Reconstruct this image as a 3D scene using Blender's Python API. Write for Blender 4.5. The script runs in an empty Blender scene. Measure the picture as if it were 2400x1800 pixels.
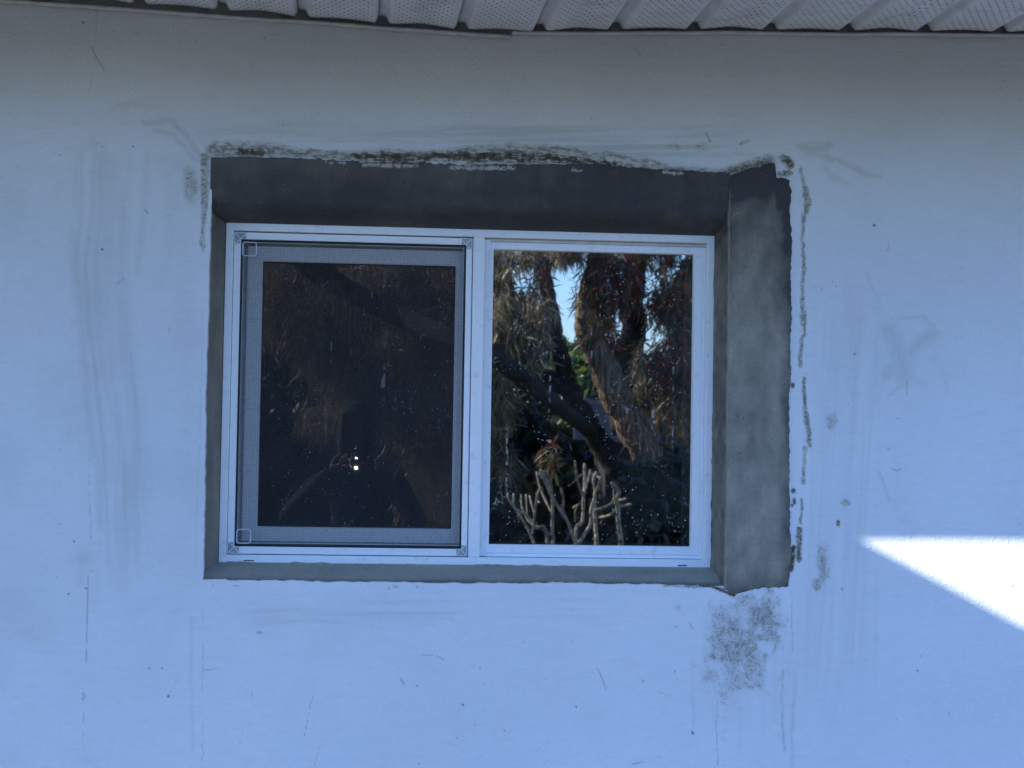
import bpy, bmesh, math, random
import numpy as np
from mathutils import Matrix, Vector

S = bpy.context.scene
COL = S.collection
RNG = np.random.default_rng(11)
random.seed(5)

# ------------------------------------------------------------------ camera
FPX = 4186.1                                   # focal length in photo pixels (photo 2400 wide)
YAW, PITCH, ROLL = 0.0865025, 0.0409953, 0.0161935
CAM = np.array([-0.27625, 0.09 - 4.35330, 1.50])
SILL_Z = 1.50 - 0.26351                        # bottom of the window frame
FW, FH, FY = 1.20, 0.8207, 0.09                # frame width, height, depth of its front behind the wall face
_f = np.array([math.sin(YAW) * math.cos(PITCH), math.cos(YAW) * math.cos(PITCH), math.sin(PITCH)])
_r = np.array([math.cos(YAW), -math.sin(YAW), 0.0])
_u = np.cross(_r, _f)
RIGHT = math.cos(ROLL) * _r + math.sin(ROLL) * _u
UP = -math.sin(ROLL) * _r + math.cos(ROLL) * _u
cam_data = bpy.data.cameras.new("camera")
cam_data.sensor_width = 36.0
cam_data.lens = FPX / 2400.0 * 36.0
cam_data.clip_start = 0.02
cam_data.clip_end = 2000.0
cam = bpy.data.objects.new("camera", cam_data)
COL.objects.link(cam)
cam.matrix_world = Matrix(((RIGHT[0], UP[0], -_f[0], CAM[0]), (RIGHT[1], UP[1], -_f[1], CAM[1]),
                           (RIGHT[2], UP[2], -_f[2], CAM[2]), (0, 0, 0, 1)))
S.camera = cam

# ------------------------------------------------------------------ light
SUN_EL, SUN_AZ = math.radians(31.8), math.radians(-58.0)       # azimuth: from the wall's outward normal towards +x
SUN = np.array([math.cos(SUN_EL) * math.sin(SUN_AZ), -math.cos(SUN_EL) * math.cos(SUN_AZ), math.sin(SUN_EL)])
world = bpy.data.worlds.new("World")
S.world = world
world.use_nodes = True
wn = world.node_tree
sky = wn.nodes.new("ShaderNodeTexSky")
sky.sky_type = 'NISHITA'
sky.sun_disc = False
sky.sun_elevation = SUN_EL
sky.sun_rotation = math.pi - SUN_AZ
sky.altitude = 300
sky.air_density = 1.55
sky.dust_density = 0.0
sky.ozone_density = 10.0
wn.nodes["Background"].inputs[1].default_value = 0.15
tint = wn.nodes.new("ShaderNodeMix")
tint.data_type = 'RGBA'; tint.blend_type = 'MULTIPLY'; tint.inputs[0].default_value = 1.0
tint.inputs[7].default_value = (1.05, 1.08, 1.34, 1)          # deep clear winter sky
wn.links.new(sky.outputs[0], tint.inputs[6])
wn.links.new(tint.outputs[2], wn.nodes["Background"].inputs[0])
sl = bpy.data.lights.new("sun", 'SUN')
sl.energy = 5.0
sl.angle = math.radians(0.55)
sl.color = (1.0, 0.95, 0.87)
so = bpy.data.objects.new("sun", sl)
COL.objects.link(so)
so.rotation_euler = Vector(SUN).to_track_quat('Z', 'Y').to_euler()
S.view_settings.view_transform = 'Standard'
S.view_settings.look = 'None'
S.view_settings.gamma = 1
S.view_settings.exposure = 1.06
S.cycles.max_bounces = 10
S.cycles.transparent_max_bounces = 24
S.cycles.caustics_reflective = False
S.cycles.caustics_refractive = False


# ------------------------------------------------------------------ helpers
def ray(px, py):
    px = np.asarray(px, float); py = np.asarray(py, float)
    return (_f + RIGHT * ((px - 1200) / FPX)[..., None] - UP * ((py - 900) / FPX)[..., None])


def at(px, py, y=0.0):
    """point of the plane Y = y seen at that place of the photograph"""
    d = ray(px, py)
    t = (y - CAM[1]) / d[..., 1]
    return CAM + d * np.asarray(t)[..., None]


def pix(P):
    d = np.asarray(P, float) - CAM
    z = d @ _f
    return 1200 + FPX * (d @ RIGHT) / z, 900 - FPX * (d @ UP) / z


GLASS_Y = 0.135


def behind(px, py, k):
    """real point k metres in front of the glass whose mirror image is seen there"""
    p = at(px, py, GLASS_Y + np.asarray(k, float))
    p = np.array(p, float)
    p[..., 1] = 2 * GLASS_Y - p[..., 1]
    return p


_lat = {}


def vnoise(x, y, seed=0, octaves=1, gain=0.5):
    x = np.asarray(x, float); y = np.asarray(y, float)
    out = np.zeros(np.broadcast(x, y).shape); amp = 1.0; tot = 0.0
    for o in range(octaves):
        key = seed + 17 * o
        if key not in _lat:
            _lat[key] = np.random.default_rng(key + 1000).random((256, 256))
        L = _lat[key]
        xi = np.floor(x).astype(int); yi = np.floor(y).astype(int)
        fx = x - xi; fy = y - yi
        fx = fx * fx * (3 - 2 * fx); fy = fy * fy * (3 - 2 * fy)
        a = L[xi & 255, yi & 255]; b = L[(xi + 1) & 255, yi & 255]
        c = L[xi & 255, (yi + 1) & 255]; d = L[(xi + 1) & 255, (yi + 1) & 255]
        out = out + amp * ((a * (1 - fx) + b * fx) * (1 - fy) + (c * (1 - fx) + d * fx) * fy)
        tot += amp; amp *= gain; x = x * 2.03 + 7.7; y = y * 2.03 + 3.1
    return out / tot


def sstep(a, b, x):
    t = np.clip((x - a) / (b - a), 0, 1)
    return t * t * (3 - 2 * t)


def link(name, me, mat=None, parent=None, smooth=False):
    o = bpy.data.objects.new(name, me)
    COL.objects.link(o)
    if mat is not None:
        for m in (mat if isinstance(mat, (list, tuple)) else [mat]):
            me.materials.append(m)
    if parent is not None:
        o.parent = parent
    if smooth:
        me.polygons.foreach_set("use_smooth", np.ones(len(me.polygons), bool))
    me.update()
    return o


def mesh_np(name, V, F, mat=None, parent=None, smooth=False):
    V = np.asarray(V, np.float32); F = np.asarray(F, np.int32)
    n = F.shape[1]
    me = bpy.data.meshes.new(name)
    me.vertices.add(len(V)); me.vertices.foreach_set("co", V.ravel())
    me.loops.add(F.size); me.loops.foreach_set("vertex_index", F.ravel())
    me.polygons.add(len(F))
    me.polygons.foreach_set("loop_start", np.arange(0, F.size, n, dtype=np.int32))
    me.polygons.foreach_set("loop_total", np.full(len(F), n, np.int32))
    me.update(calc_edges=True)
    return link(name, me, mat, parent, smooth)


def grid_faces(nu, nv, off=0, flip=False):
    i = np.arange(nu - 1)[:, None] * nv + np.arange(nv - 1)[None, :]
    i = i.ravel() + off
    F = np.stack([i, i + 1, i + nv + 1, i + nv], 1)
    return F[:, ::-1] if flip else F


class MB:
    """collects plain pieces and links them as one mesh object"""
    def __init__(self):
        self.bm = bmesh.new()

    def box(self, x0, x1, y0, y1, z0, z1):
        v = [self.bm.verts.new(p) for p in ((x0, y0, z0), (x1, y0, z0), (x1, y1, z0), (x0, y1, z0),
                                            (x0, y0, z1), (x1, y0, z1), (x1, y1, z1), (x0, y1, z1))]
        for f in ((0, 1, 5, 4), (1, 2, 6, 5), (2, 3, 7, 6), (3, 0, 4, 7), (4, 5, 6, 7), (3, 2, 1, 0)):
            self.bm.faces.new([v[i] for i in f])
        return self

    def ring(self, x0, x1, z0, z1, w, prof):
        """picture-frame moulding with mitred corners; prof = list of (inset 0..1 of w per side, y); w=(l,r,b,t)"""
        l, r, b, t = w
        rows = []
        for a, y in prof:
            rows.append([self.bm.verts.new(p) for p in ((x0 + a * l, y, z0 + a * b), (x1 - a * r, y, z0 + a * b),
                                                        (x1 - a * r, y, z1 - a * t), (x0 + a * l, y, z1 - a * t))])
        for i in range(len(rows)):
            A, B = rows[i], rows[(i + 1) % len(rows)]
            for k in range(4):
                self.bm.faces.new((A[k], A[(k + 1) % 4], B[(k + 1) % 4], B[k]))
        return self

    def bar(self, p, q, w, h):
        p = Vector(p); q = Vector(q); d = (q - p).normalized()
        s = d.cross(Vector((0, 1, 0)) if abs(d.y) < .9 else Vector((0, 0, 1))).normalized(); t = s.cross(d)
        vs = []
        for c in (p, q):
            for a, b in ((-1, -1), (1, -1), (1, 1), (-1, 1)):
                vs.append(self.bm.verts.new(c + s * a * w / 2 + t * b * h / 2))
        for f in ((0, 1, 5, 4), (1, 2, 6, 5), (2, 3, 7, 6), (3, 0, 4, 7), (4, 5, 6, 7), (3, 2, 1, 0)):
            self.bm.faces.new([vs[i] for i in f])
        return self

    def tube(self, pts, rad, n=8, cap=True, rough=0.0, seed=1):
        pts = [Vector(p) for p in pts]
        rnd = random.Random(seed)
        rings = []
        for i, p in enumerate(pts):
            d = (pts[min(i + 1, len(pts) - 1)] - pts[max(i - 1, 0)]).normalized()
            s = d.cross(Vector((0.13, 1, 0.21))).normalized(); t = d.cross(s)
            r = rad[i] if hasattr(rad, '__len__') else rad
            rings.append([self.bm.verts.new(p + (s * math.cos(a) + t * math.sin(a)) * r * (1 + rough * (rnd.random() - .5)))
                          for a in [2 * math.pi * k / n for k in range(n)]])
        for A, B in zip(rings, rings[1:]):
            for k in range(n):
                self.bm.faces.new((A[k], A[(k + 1) % n], B[(k + 1) % n], B[k]))
        if cap:
            self.bm.faces.new(rings[0][::-1]); self.bm.faces.new(rings[-1])
        return self

    def build(self, name, mat, parent=None, smooth=False, bevel=0.0, seg=1):
        bmesh.ops.recalc_face_normals(self.bm, faces=self.bm.faces)
        me = bpy.data.meshes.new(name)
        self.bm.to_mesh(me); self.bm.free()
        o = link(name, me, mat, parent, smooth)
        if bevel:
            m = o.modifiers.new("bevel", 'BEVEL'); m.width = bevel; m.segments = seg; m.limit_method = 'ANGLE'
            m.angle_limit = math.radians(40)
        return o


def smooth_path(pts, n):
    """Catmull-Rom through pts, n samples per span"""
    P = np.asarray(pts, float)
    Q = np.vstack([2 * P[0] - P[1], P, 2 * P[-1] - P[-2]])
    out = []
    for i in range(1, len(Q) - 2):
        for t in np.linspace(0, 1, n, endpoint=False):
            a, b, c, d = Q[i - 1], Q[i], Q[i + 1], Q[i + 2]
            out.append(.5 * (2 * b + (c - a) * t + (2 * a - 5 * b + 4 * c - d) * t * t + (3 * b - a - 3 * c + d) * t ** 3))
    out.append(P[-1])
    return np.array(out)


def thing(name, label, cat, loc=(0, 0, 0), group=None):
    o = bpy.data.objects.new(name, None)
    COL.objects.link(o)
    o.location = loc
    o.empty_display_size = 0.1
    return tag(o, label, cat, group)


def tag(o, label, cat, group=None, kind="thing"):
    o["label"] = label; o["category"] = cat; o["kind"] = kind
    if group:
        o["group"] = group
    return o


# ---- node helper
class N:
    def __init__(self, name):
        self.m = bpy.data.materials.new(name)
        self.m.use_nodes = True
        self.t = self.m.node_tree
        self.b = self.t.nodes["Principled BSDF"]
        self.out = self.t.nodes["Material Output"]

    def node(self, typ, **kw):
        n = self.t.nodes.new(typ)
        for k, v in kw.items():
            setattr(n, k, v)
        return n

    def set(self, sock, v):
        if hasattr(v, "default_value") and hasattr(v, "links"):
            self.t.links.new(v, sock)
        elif isinstance(v, (tuple, list)) and len(v) == 3 and sock.type == 'RGBA':
            sock.default_value = (*v, 1)
        else:
            sock.default_value = v

    def math(self, op, a, b=0.0, c=0.0, clamp=False):
        n = self.node("ShaderNodeMath", operation=op, use_clamp=clamp)
        for i, v in enumerate((a, b, c)):
            self.set(n.inputs[i], v)
        return n.outputs[0]

    def ramp(self, v, a, b, lo=0.0, hi=1.0):
        n = self.node("ShaderNodeMapRange", interpolation_type='SMOOTHSTEP')
        for i, x in enumerate((v, a, b, lo, hi)):
            self.set(n.inputs[i], x)
        return n.outputs[0]

    def mix(self, f, a, b, mode='MIX'):
        n = self.node("ShaderNodeMix", data_type='RGBA', blend_type=mode)
        self.set(n.inputs[0], f); self.set(n.inputs[6], a); self.set(n.inputs[7], b)
        return n.outputs[2]

    def coord(self, which="Object", scale=(1, 1, 1)):
        c = self.node("ShaderNodeTexCoord").outputs[which]
        if scale == (1, 1, 1):
            return c
        m = self.node("ShaderNodeMapping")
        self.t.links.new(c, m.inputs[0]); m.inputs["Scale"].default_value = scale
        return m.outputs[0]

    def noise(self, vec, scale, detail=2.0, rough=0.5, dist=0.0):
        n = self.node("ShaderNodeTexNoise")
        self.t.links.new(vec, n.inputs["Vector"])
        n.inputs["Scale"].default_value = scale; n.inputs["Detail"].default_value = detail
        n.inputs["Roughness"].default_value = rough; n.inputs["Distortion"].default_value = dist
        return n.outputs["Fac"]

    def voronoi(self, vec, scale, feature='F1'):
        n = self.node("ShaderNodeTexVoronoi", feature=feature)
        self.t.links.new(vec, n.inputs["Vector"]); n.inputs["Scale"].default_value = scale
        return n

    def bump(self, h, strength, dist, normal=None):
        n = self.node("ShaderNodeBump")
        n.inputs["Strength"].default_value = strength; n.inputs["Distance"].default_value = dist
        self.t.links.new(h, n.inputs["Height"])
        if normal is not None:
            self.t.links.new(normal, n.inputs["Normal"])
        return n.outputs[0]

    def done(self, color, rough=0.7, spec=0.5, normal=None, metal=0.0):
        self.set(self.b.inputs["Base Color"], color)
        self.set(self.b.inputs["Roughness"], rough)
        self.b.inputs["Specular IOR Level"].default_value = spec
        self.b.inputs["Metallic"].default_value = metal
        if normal is not None:
            self.t.links.new(normal, self.b.inputs["Normal"])
        return self.m


def simple(name, col, rough=0.6, var=0.12, scale=20.0, spec=0.4, bump=0.0, bscale=60.0, dark=None):
    n = N(name)
    c = n.coord()
    f = n.ramp(n.noise(c, scale, 4.0), 0.3, 0.7)
    d = dark if dark else tuple(x * (1 - var) for x in col)
    l = col if dark else tuple(min(1, x * (1 + var)) for x in col)
    nm = n.bump(n.noise(c, bscale, 3.0), bump, 0.01) if bump else None
    return n.done(n.mix(f, d, l), rough, spec, nm)


# ------------------------------------------------------------------ wall with its stains
WX0, WX1, WZ0, WZ1 = -1.50, 1.86, 0.45, 2.78
HX0, HZ0 = -0.630, 1.2005                       # left and lower plaster edge round the window


def axis(a, b, step, snaps):
    n = int(round((b - a) / step)) + 1
    g = np.linspace(a, b, n)
    for s in snaps:
        g[np.argmin(abs(g - s))] = s
    return g


gx = axis(WX0, WX1, 0.0029, [HX0, 0.63])
gz = axis(WZ0, WZ1, 0.0029, [HZ0, 2.150])
X, Z = np.meshgrid(gx, gz, indexing='ij')
PX, PY = pix(np.stack([X, np.zeros_like(X), Z], -1))
smear = np.zeros(X.shape); scrape = np.zeros(X.shape); dark = np.zeros(X.shape)
NZ = {}


def nz(scale, seed, oc=3, ax=1.0):
    k = (scale, seed, oc, ax)
    if k not in NZ:
        NZ[k] = vnoise(PX / scale, PY / (scale * ax), seed, oc)
    return NZ[k]


def stroke(ch, pts, w, s, soft=0.6, wob=0.0, mode='max', breaks=0.0, seed=3):
    """polyline in photo pixels; w half-width (one or per point); soft 0..1 edge"""
    pts = np.asarray(pts, float)
    ws = np.full(len(pts), w, float) if not hasattr(w, '__len__') else np.asarray(w, float)
    m = ws.max() * 1.3 + 8 + wob
    sel = np.nonzero((PX > pts[:, 0].min() - m) & (PX < pts[:, 0].max() + m) & (PY > pts[:, 1].min() - m) & (PY < pts[:, 1].max() + m))
    if len(sel[0]) == 0:
        return
    x, y = PX[sel], PY[sel]
    if wob:
        x = x + (vnoise(x / 14, y / 14, seed + 5, 2) - .5) * 2 * wob
        y = y + (vnoise(x / 14, y / 14, seed + 9, 2) - .5) * 2 * wob
    best = np.full(x.shape, 1e9)
    for i in range(len(pts) - 1):
        a, b = pts[i], pts[i + 1]
        d = b - a
        L2 = max(d @ d, 1e-6)
        t = np.clip(((x - a[0]) * d[0] + (y - a[1]) * d[1]) / L2, 0, 1)
        dist = np.hypot(x - a[0] - t * d[0], y - a[1] - t * d[1]) / (ws[i] * (1 - t) + ws[i + 1] * t)
        best = np.minimum(best, dist)
    v = s * (1 - sstep(1 - soft, 1 + soft * .3, best))
    if breaks:
        v = v * sstep(breaks - .12, breaks + .12, vnoise(x / 9, y / 24, seed + 21, 3))
    if mode == 'max':
        ch[sel] = np.maximum(ch[sel], v)
    else:
        ch[sel] = ch[sel] + v


def patch(ch, cx, cy, rx, ry, s, soft=0.6, ang=0.0, seed=3, rag=0.35):
    m = max(rx, ry) * 1.5
    sel = np.nonzero((abs(PX - cx) < m) & (abs(PY - cy) < m))
    if len(sel[0]) == 0:
        return
    x, y = PX[sel] - cx, PY[sel] - cy
    c, sn = math.cos(ang), math.sin(ang)
    d = np.hypot((x * c + y * sn) / rx, (-x * sn + y * c) / ry)
    d = d + (vnoise(PX[sel] / 22, PY[sel] / 22, seed, 3) - .5) * 2 * rag
    ch[sel] = np.maximum(ch[sel], s * (1 - sstep(1 - soft, 1.05, d)))


# faint dried wash, left of the window
for pts, w, s in [
    ([(222, 330), (228, 430), (222, 520), (205, 660), (176, 760)], 12, .30),
    ([(255, 380), (250, 520), (246, 640), (250, 760), (263, 895), (282, 1030), (286, 1200), (290, 1340)], [22, 34, 30, 24, 20, 18, 14, 8], .38),
    ([(290, 430), (286, 600), (288, 760), (304, 895), (316, 1030), (316, 1180), (322, 1320)], [14, 16, 20, 20, 18, 14, 8], .42),
    ([(172, 540), (178, 660), (188, 760), (200, 895), (211, 996), (233, 1097), (236, 1240)], [8, 9, 11, 11, 10, 12, 8], .45),
    ([(346, 362), (344, 410), (336, 520), (322, 640)], [8, 10, 9, 6], .32),
    ([(262, 254), (300, 246), (368, 249)], 6, .35),
    ([(337, 288), (398, 284), (439, 318), (469, 372)], [5, 7, 7, 8], .62),
    ([(361, 305), (405, 315), (435, 345), (459, 380)], [4, 5, 5, 5], .6),
    ([(380, 380), (410, 440), (405, 560), (380, 660)], 20, .18),
    ([(430, 560), (440, 900), (455, 1200)], 22, .15),
    # above the window
    ([(440, 314), (560, 300), (640, 306), (760, 318), (900, 312)], 5, .30),
    ([(500, 300), (700, 290), (900, 300), (1080, 296), (1240, 302)], 4, .22),
    ([(760, 330), (960, 316), (1140, 322), (1320, 318), (1480, 340), (1560, 362)], 7, .35),
    ([(900, 342), (1100, 330), (1280, 332), (1420, 345), (1600, 384)], 9, .38),
    ([(1500, 356), (1640, 366), (1740, 362), (1772, 366)], 4, .5),
    ([(1560, 384), (1660, 396), (1740, 404)], 7, .5),
    # right of the window
    ([(1876, 345), (1905, 352), (1945, 340)], [9, 16, 8], .75),
    ([(1922, 366), (1965, 376), (2001, 392), (2030, 409), (2064, 416)], [5, 5, 6, 6, 2], .7),
    ([(1935, 395), (1950, 415), (1985, 430)], 6, .35),
    ([(1985, 640), (1990, 720), (1985, 760)], 14, .22),
    ([(2030, 640), (2050, 690), (2062, 715)], 4, .35),
    ([(1975, 800), (1970, 900), (1975, 1060), (1960, 1220)], 22, .2),
    ([(2000, 860), (1996, 1000), (1980, 1120), (1985, 1230)], 14, .24),
    ([(1930, 900), (1935, 1100), (1940, 1300), (1920, 1420), (1900, 1560)], 20, .26),
    ([(2045, 860), (2030, 960), (2010, 1060)], 7, .2),
    ([(2060, 1105), (2075, 1150), (2083, 1172)], 3, .55),
    ([(2080, 775), (2110, 830), (2120, 880)], 22, .62),
    ([(2075, 880), (2110, 850), (2160, 800), (2185, 785)], 15, .55),
    ([(2085, 925), (2130, 890), (2142, 880)], 3, .5),
    ([(2110, 745), (2160, 742), (2190, 765), (2205, 785)], 3, .42),
    ([(2080, 765), (2092, 800), (2095, 860)], 5, .45),
    ([(2190, 840), (2215, 880), (2218, 915)], 9, .2),
    ([(2130, 880), (2165, 900)], 9, .3),
    ([(1835, 1572), (1832, 1648), (1838, 1762)], 4, .5),
    ([(1863, 1585), (1857, 1700), (1856, 1800)], 4, .5),
    ([(1623, 1547), (1626, 1714)], 3, .35),
    ([(1990, 1420), (1975, 1560), (1950, 1700)], 10, .2),
    ([(2055, 1330), (2052, 1480), (2050, 1600)], 4, .22),
    ([(1900, 1400), (1890, 1500), (1850, 1600), (1800, 1700)], 14, .16),
    ([(300, 1450), (330, 1420), (420, 1400), (400, 1480), (350, 1560)], 14, .12),
    ([(450, 1450), (448, 1600), (452, 1760)], 3, .3),
    ([(615, 1432), (780, 1436), (900, 1452), (1010, 1450)], 14, .2),
    ([(660, 1455), (800, 1456)], 3, .35),
    ([(880, 1450), (1060, 1452)], 3, .3),
    ([(1180, 1390), (1400, 1380), (1560, 1392)], 10, .14),
    ([(190, 1311), (202, 1311)], [24, 20], .55),
    ([(190, 1340), (192, 1365)], 10, .35),
    ([(420, 382), (440, 400), (455, 470)], 22, .35),
]:
    stroke(smear, pts, (np.array(w) * 1.35 + 1.5) if hasattr(w, '__len__') else w * 1.35 + 1.5, s, soft=.98, wob=4)
smear *= 0.55 * (0.35 + 0.7 * nz(7, 41, 3, 9.0) + .6 * nz(40, 42, 3, 2.0))
cu = PX - np.interp(PY, [330, 520, 640, 760, 895, 1030, 1200, 1400], [0, -6, -14, -8, 8, 24, 34, 40])
cu = cu + (vnoise(PX / 40, PY / 120, 145, 2) - .5) * 14
bundle = .45 * vnoise(cu / 12, PY / 300, 141, 3) + .55 * vnoise(cu / 34, PY / 380, 143, 2)
reg = sstep(150, 200, cu) * sstep(345, 285, cu) * sstep(300, 420, PY) * sstep(1500, 1150, PY)
smear = np.maximum(smear, .47 * sstep(.34, .80, bundle) * reg)
cu = PX + .05 * (PY - 900)
bundle = .5 * vnoise(cu / 7, PY / 260, 151, 3) + .5 * vnoise(cu / 26, PY / 300, 153, 2)
reg = sstep(1870, 1930, cu) * sstep(2110, 2010, cu) * sstep(560, 860, PY) * sstep(1780, 1400, PY)
smear = np.maximum(smear, .24 * sstep(.36, .78, bundle) * reg)
reg = sstep(1650, 1700, cu) * sstep(1930, 1860, cu) * sstep(1400, 1480, PY) * sstep(1800, 1560, PY)
smear = np.maximum(smear, .22 * sstep(.36, .78, bundle) * reg)
bundle = .5 * vnoise(PX / 240, (PY + .02 * PX) / 6, 161, 3) + .5 * vnoise(PX / 300, PY / 18, 163, 2)
reg = sstep(430, 520, PX) * sstep(1760, 1600, PX) * sstep(262, 310, PY) * sstep(400, 380, PY)
smear = np.maximum(smear, .52 * sstep(.40, .70, bundle) * reg)
reg = sstep(520, 640, PX) * sstep(1560, 1200, PX) * sstep(1380, 1420, PY) * sstep(1480, 1440, PY)
smear = np.maximum(smear, .32 * sstep(.42, .70, bundle) * reg)
smear += 0.10 * sstep(.5, .8, nz(160, 43, 3)) * sstep(2, 1, np.abs(PX - 300) / 300)

# mortar scraped over the paint, crossed with fine noise in the material
patch(scrape, 446, 428, 26, 60, .44, .9)
patch(scrape, 440, 400, 16, 24, .46, .9)
stroke(scrape, [(480, 366), (480, 430), (478, 500), (474, 545)], [13, 12, 9, 5], .52, .7, 3)
patch(scrape, 474, 560, 10, 40, .40, .8)
stroke(scrape, [(496, 352), (540, 350), (620, 352), (700, 360), (850, 366)], [22, 26, 26, 18, 12], .60, .9, 5)
stroke(scrape, [(555, 354), (615, 356)], 20, .80, .95, 5)
stroke(scrape, [(830, 364), (900, 368), (1000, 372)], [14, 24, 22], .82, .95, 5)
stroke(scrape, [(990, 368), (1100, 366), (1200, 368), (1300, 372), (1440, 386)], [16, 28, 30, 26, 12], .82, .95, 5)
stroke(scrape, [(1100, 346), (1200, 344), (1300, 352), (1440, 368), (1560, 386)], [8, 14, 16, 14, 10], .55, .95, 5)
stroke(scrape, [(1440, 384), (1600, 398), (1700, 408)], 11, .55, .95, 4)
stroke(scrape, [(1690, 404), (1750, 392), (1800, 380)], [10, 20, 22], .70, .9, 4)
for a in [(1838, 372), (1848, 378), (1856, 386)]:
    patch(scrape, a[0], a[1], 18, 13, .74, .95, rag=.9, seed=a[0])
stroke(scrape, [(1830, 408), (1850, 406)], 9, .78, .9, 5)
stroke(scrape, [(1876, 398), (1884, 430)], 6, .5, .8, 3)
stroke(scrape, [(1886, 440), (1894, 470), (1890, 500)], [8, 11, 7], .62, .7, 3)
stroke(scrape, [(1884, 505), (1880, 560), (1884, 620), (1880, 700), (1879, 760)], [6, 5, 7, 6, 6], .56, .8, 3)
stroke(scrape, [(1884, 735), (1886, 785)], 6, .62, .7, 3)
stroke(scrape, [(1880, 790), (1874, 860)], 6, .55, .7, 3)
stroke(scrape, [(1884, 885), (1885, 950)], 6, .66, .7, 3)
stroke(scrape, [(1886, 955), (1893, 1000), (1898, 1045)], [7, 9, 7], .62, .7, 3)
stroke(scrape, [(1886, 1050), (1882, 1130)], 6, .55, .7, 3)
stroke(scrape, [(1880, 1170), (1876, 1225)], 5, .55, .7, 3)
stroke(scrape, [(1873, 1240), (1872, 1310)], 9, .75, .7, 3)
stroke(scrape, [(1858, 1285), (1855, 1335)], 8, .9, .5, 3)
patch(scrape, 1947, 990, 22, 30, .46, .95)
patch(scrape, 1930, 1320, 26, 70, .44, .9)
patch(scrape, 1915, 1370, 16, 22, .52, .9)
patch(scrape, 1982, 1178, 20, 14, .44, .9)
patch(scrape, 1964, 1226, 6, 10, .85, .5)
# big patch below the right corner
patch(scrape, 1702, 1490, 62, 120, .44, .95, seed=8, rag=.6)
patch(scrape, 1790, 1450, 54, 86, .54, .9, seed=9, rag=.6)
patch(scrape, 1735, 1530, 110, 80, .44, .95, seed=10, rag=.6)
patch(scrape, 1725, 1585, 110, 70, .33, .98, seed=12, rag=.7)
patch(scrape, 1740, 1420, 90, 50, .30, .98, seed=13, rag=.7)
hole = np.zeros(X.shape)
patch(hole, 1745, 1446, 20, 44, 1.0, .9, ang=-.3, rag=.5)
scrape *= 1 - .40 * hole
for x_, y0_, y1_, s_ in [(1672, 1560, 1680, .30), (1700, 1590, 1700, .28), (1735, 1600, 1730, .26), (1790, 1540, 1690, .28), (1815, 1500, 1640, .30), (1660, 1440, 1600, .28)]:
    stroke(smear, [(x_, y0_), (x_ + 2, (y0_ + y1_) / 2), (x_ - 2, y1_ + 40)], [12, 10, 4], .13, .95, 4)
stroke(scrape, [(1640, 1372), (1668, 1374), (1700, 1386), (1722, 1396)], [4, 6, 6, 5], .85, .6, 3)
stroke(scrape, [(1555, 1374), (1610, 1374), (1640, 1376)], 4, .5, .8, 3)
patch(scrape, 1590, 1425, 20, 16, .28, .9)
patch(scrape, 1580, 340, 26, 20, .28, .9)
patch(scrape, 1640, 345, 30, 22, .3, .9)
stroke(scrape, [(1655, 312), (1664, 330)], 4, .6, .7, 2)
stroke(scrape, [(1734, 338), (1756, 330)], 4, .6, .7, 2)
for cx, cy, r in [(60, 1175, 40), (110, 1210, 30), (150, 1250, 24), (20, 640, 40), (700, 1420, 60), (1000, 1700, 60), (1380, 1715, 70), (2020, 1130, 40)]:
    patch(scrape, cx, cy, r, r * .6, .08, .95, seed=int(cx))

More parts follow.
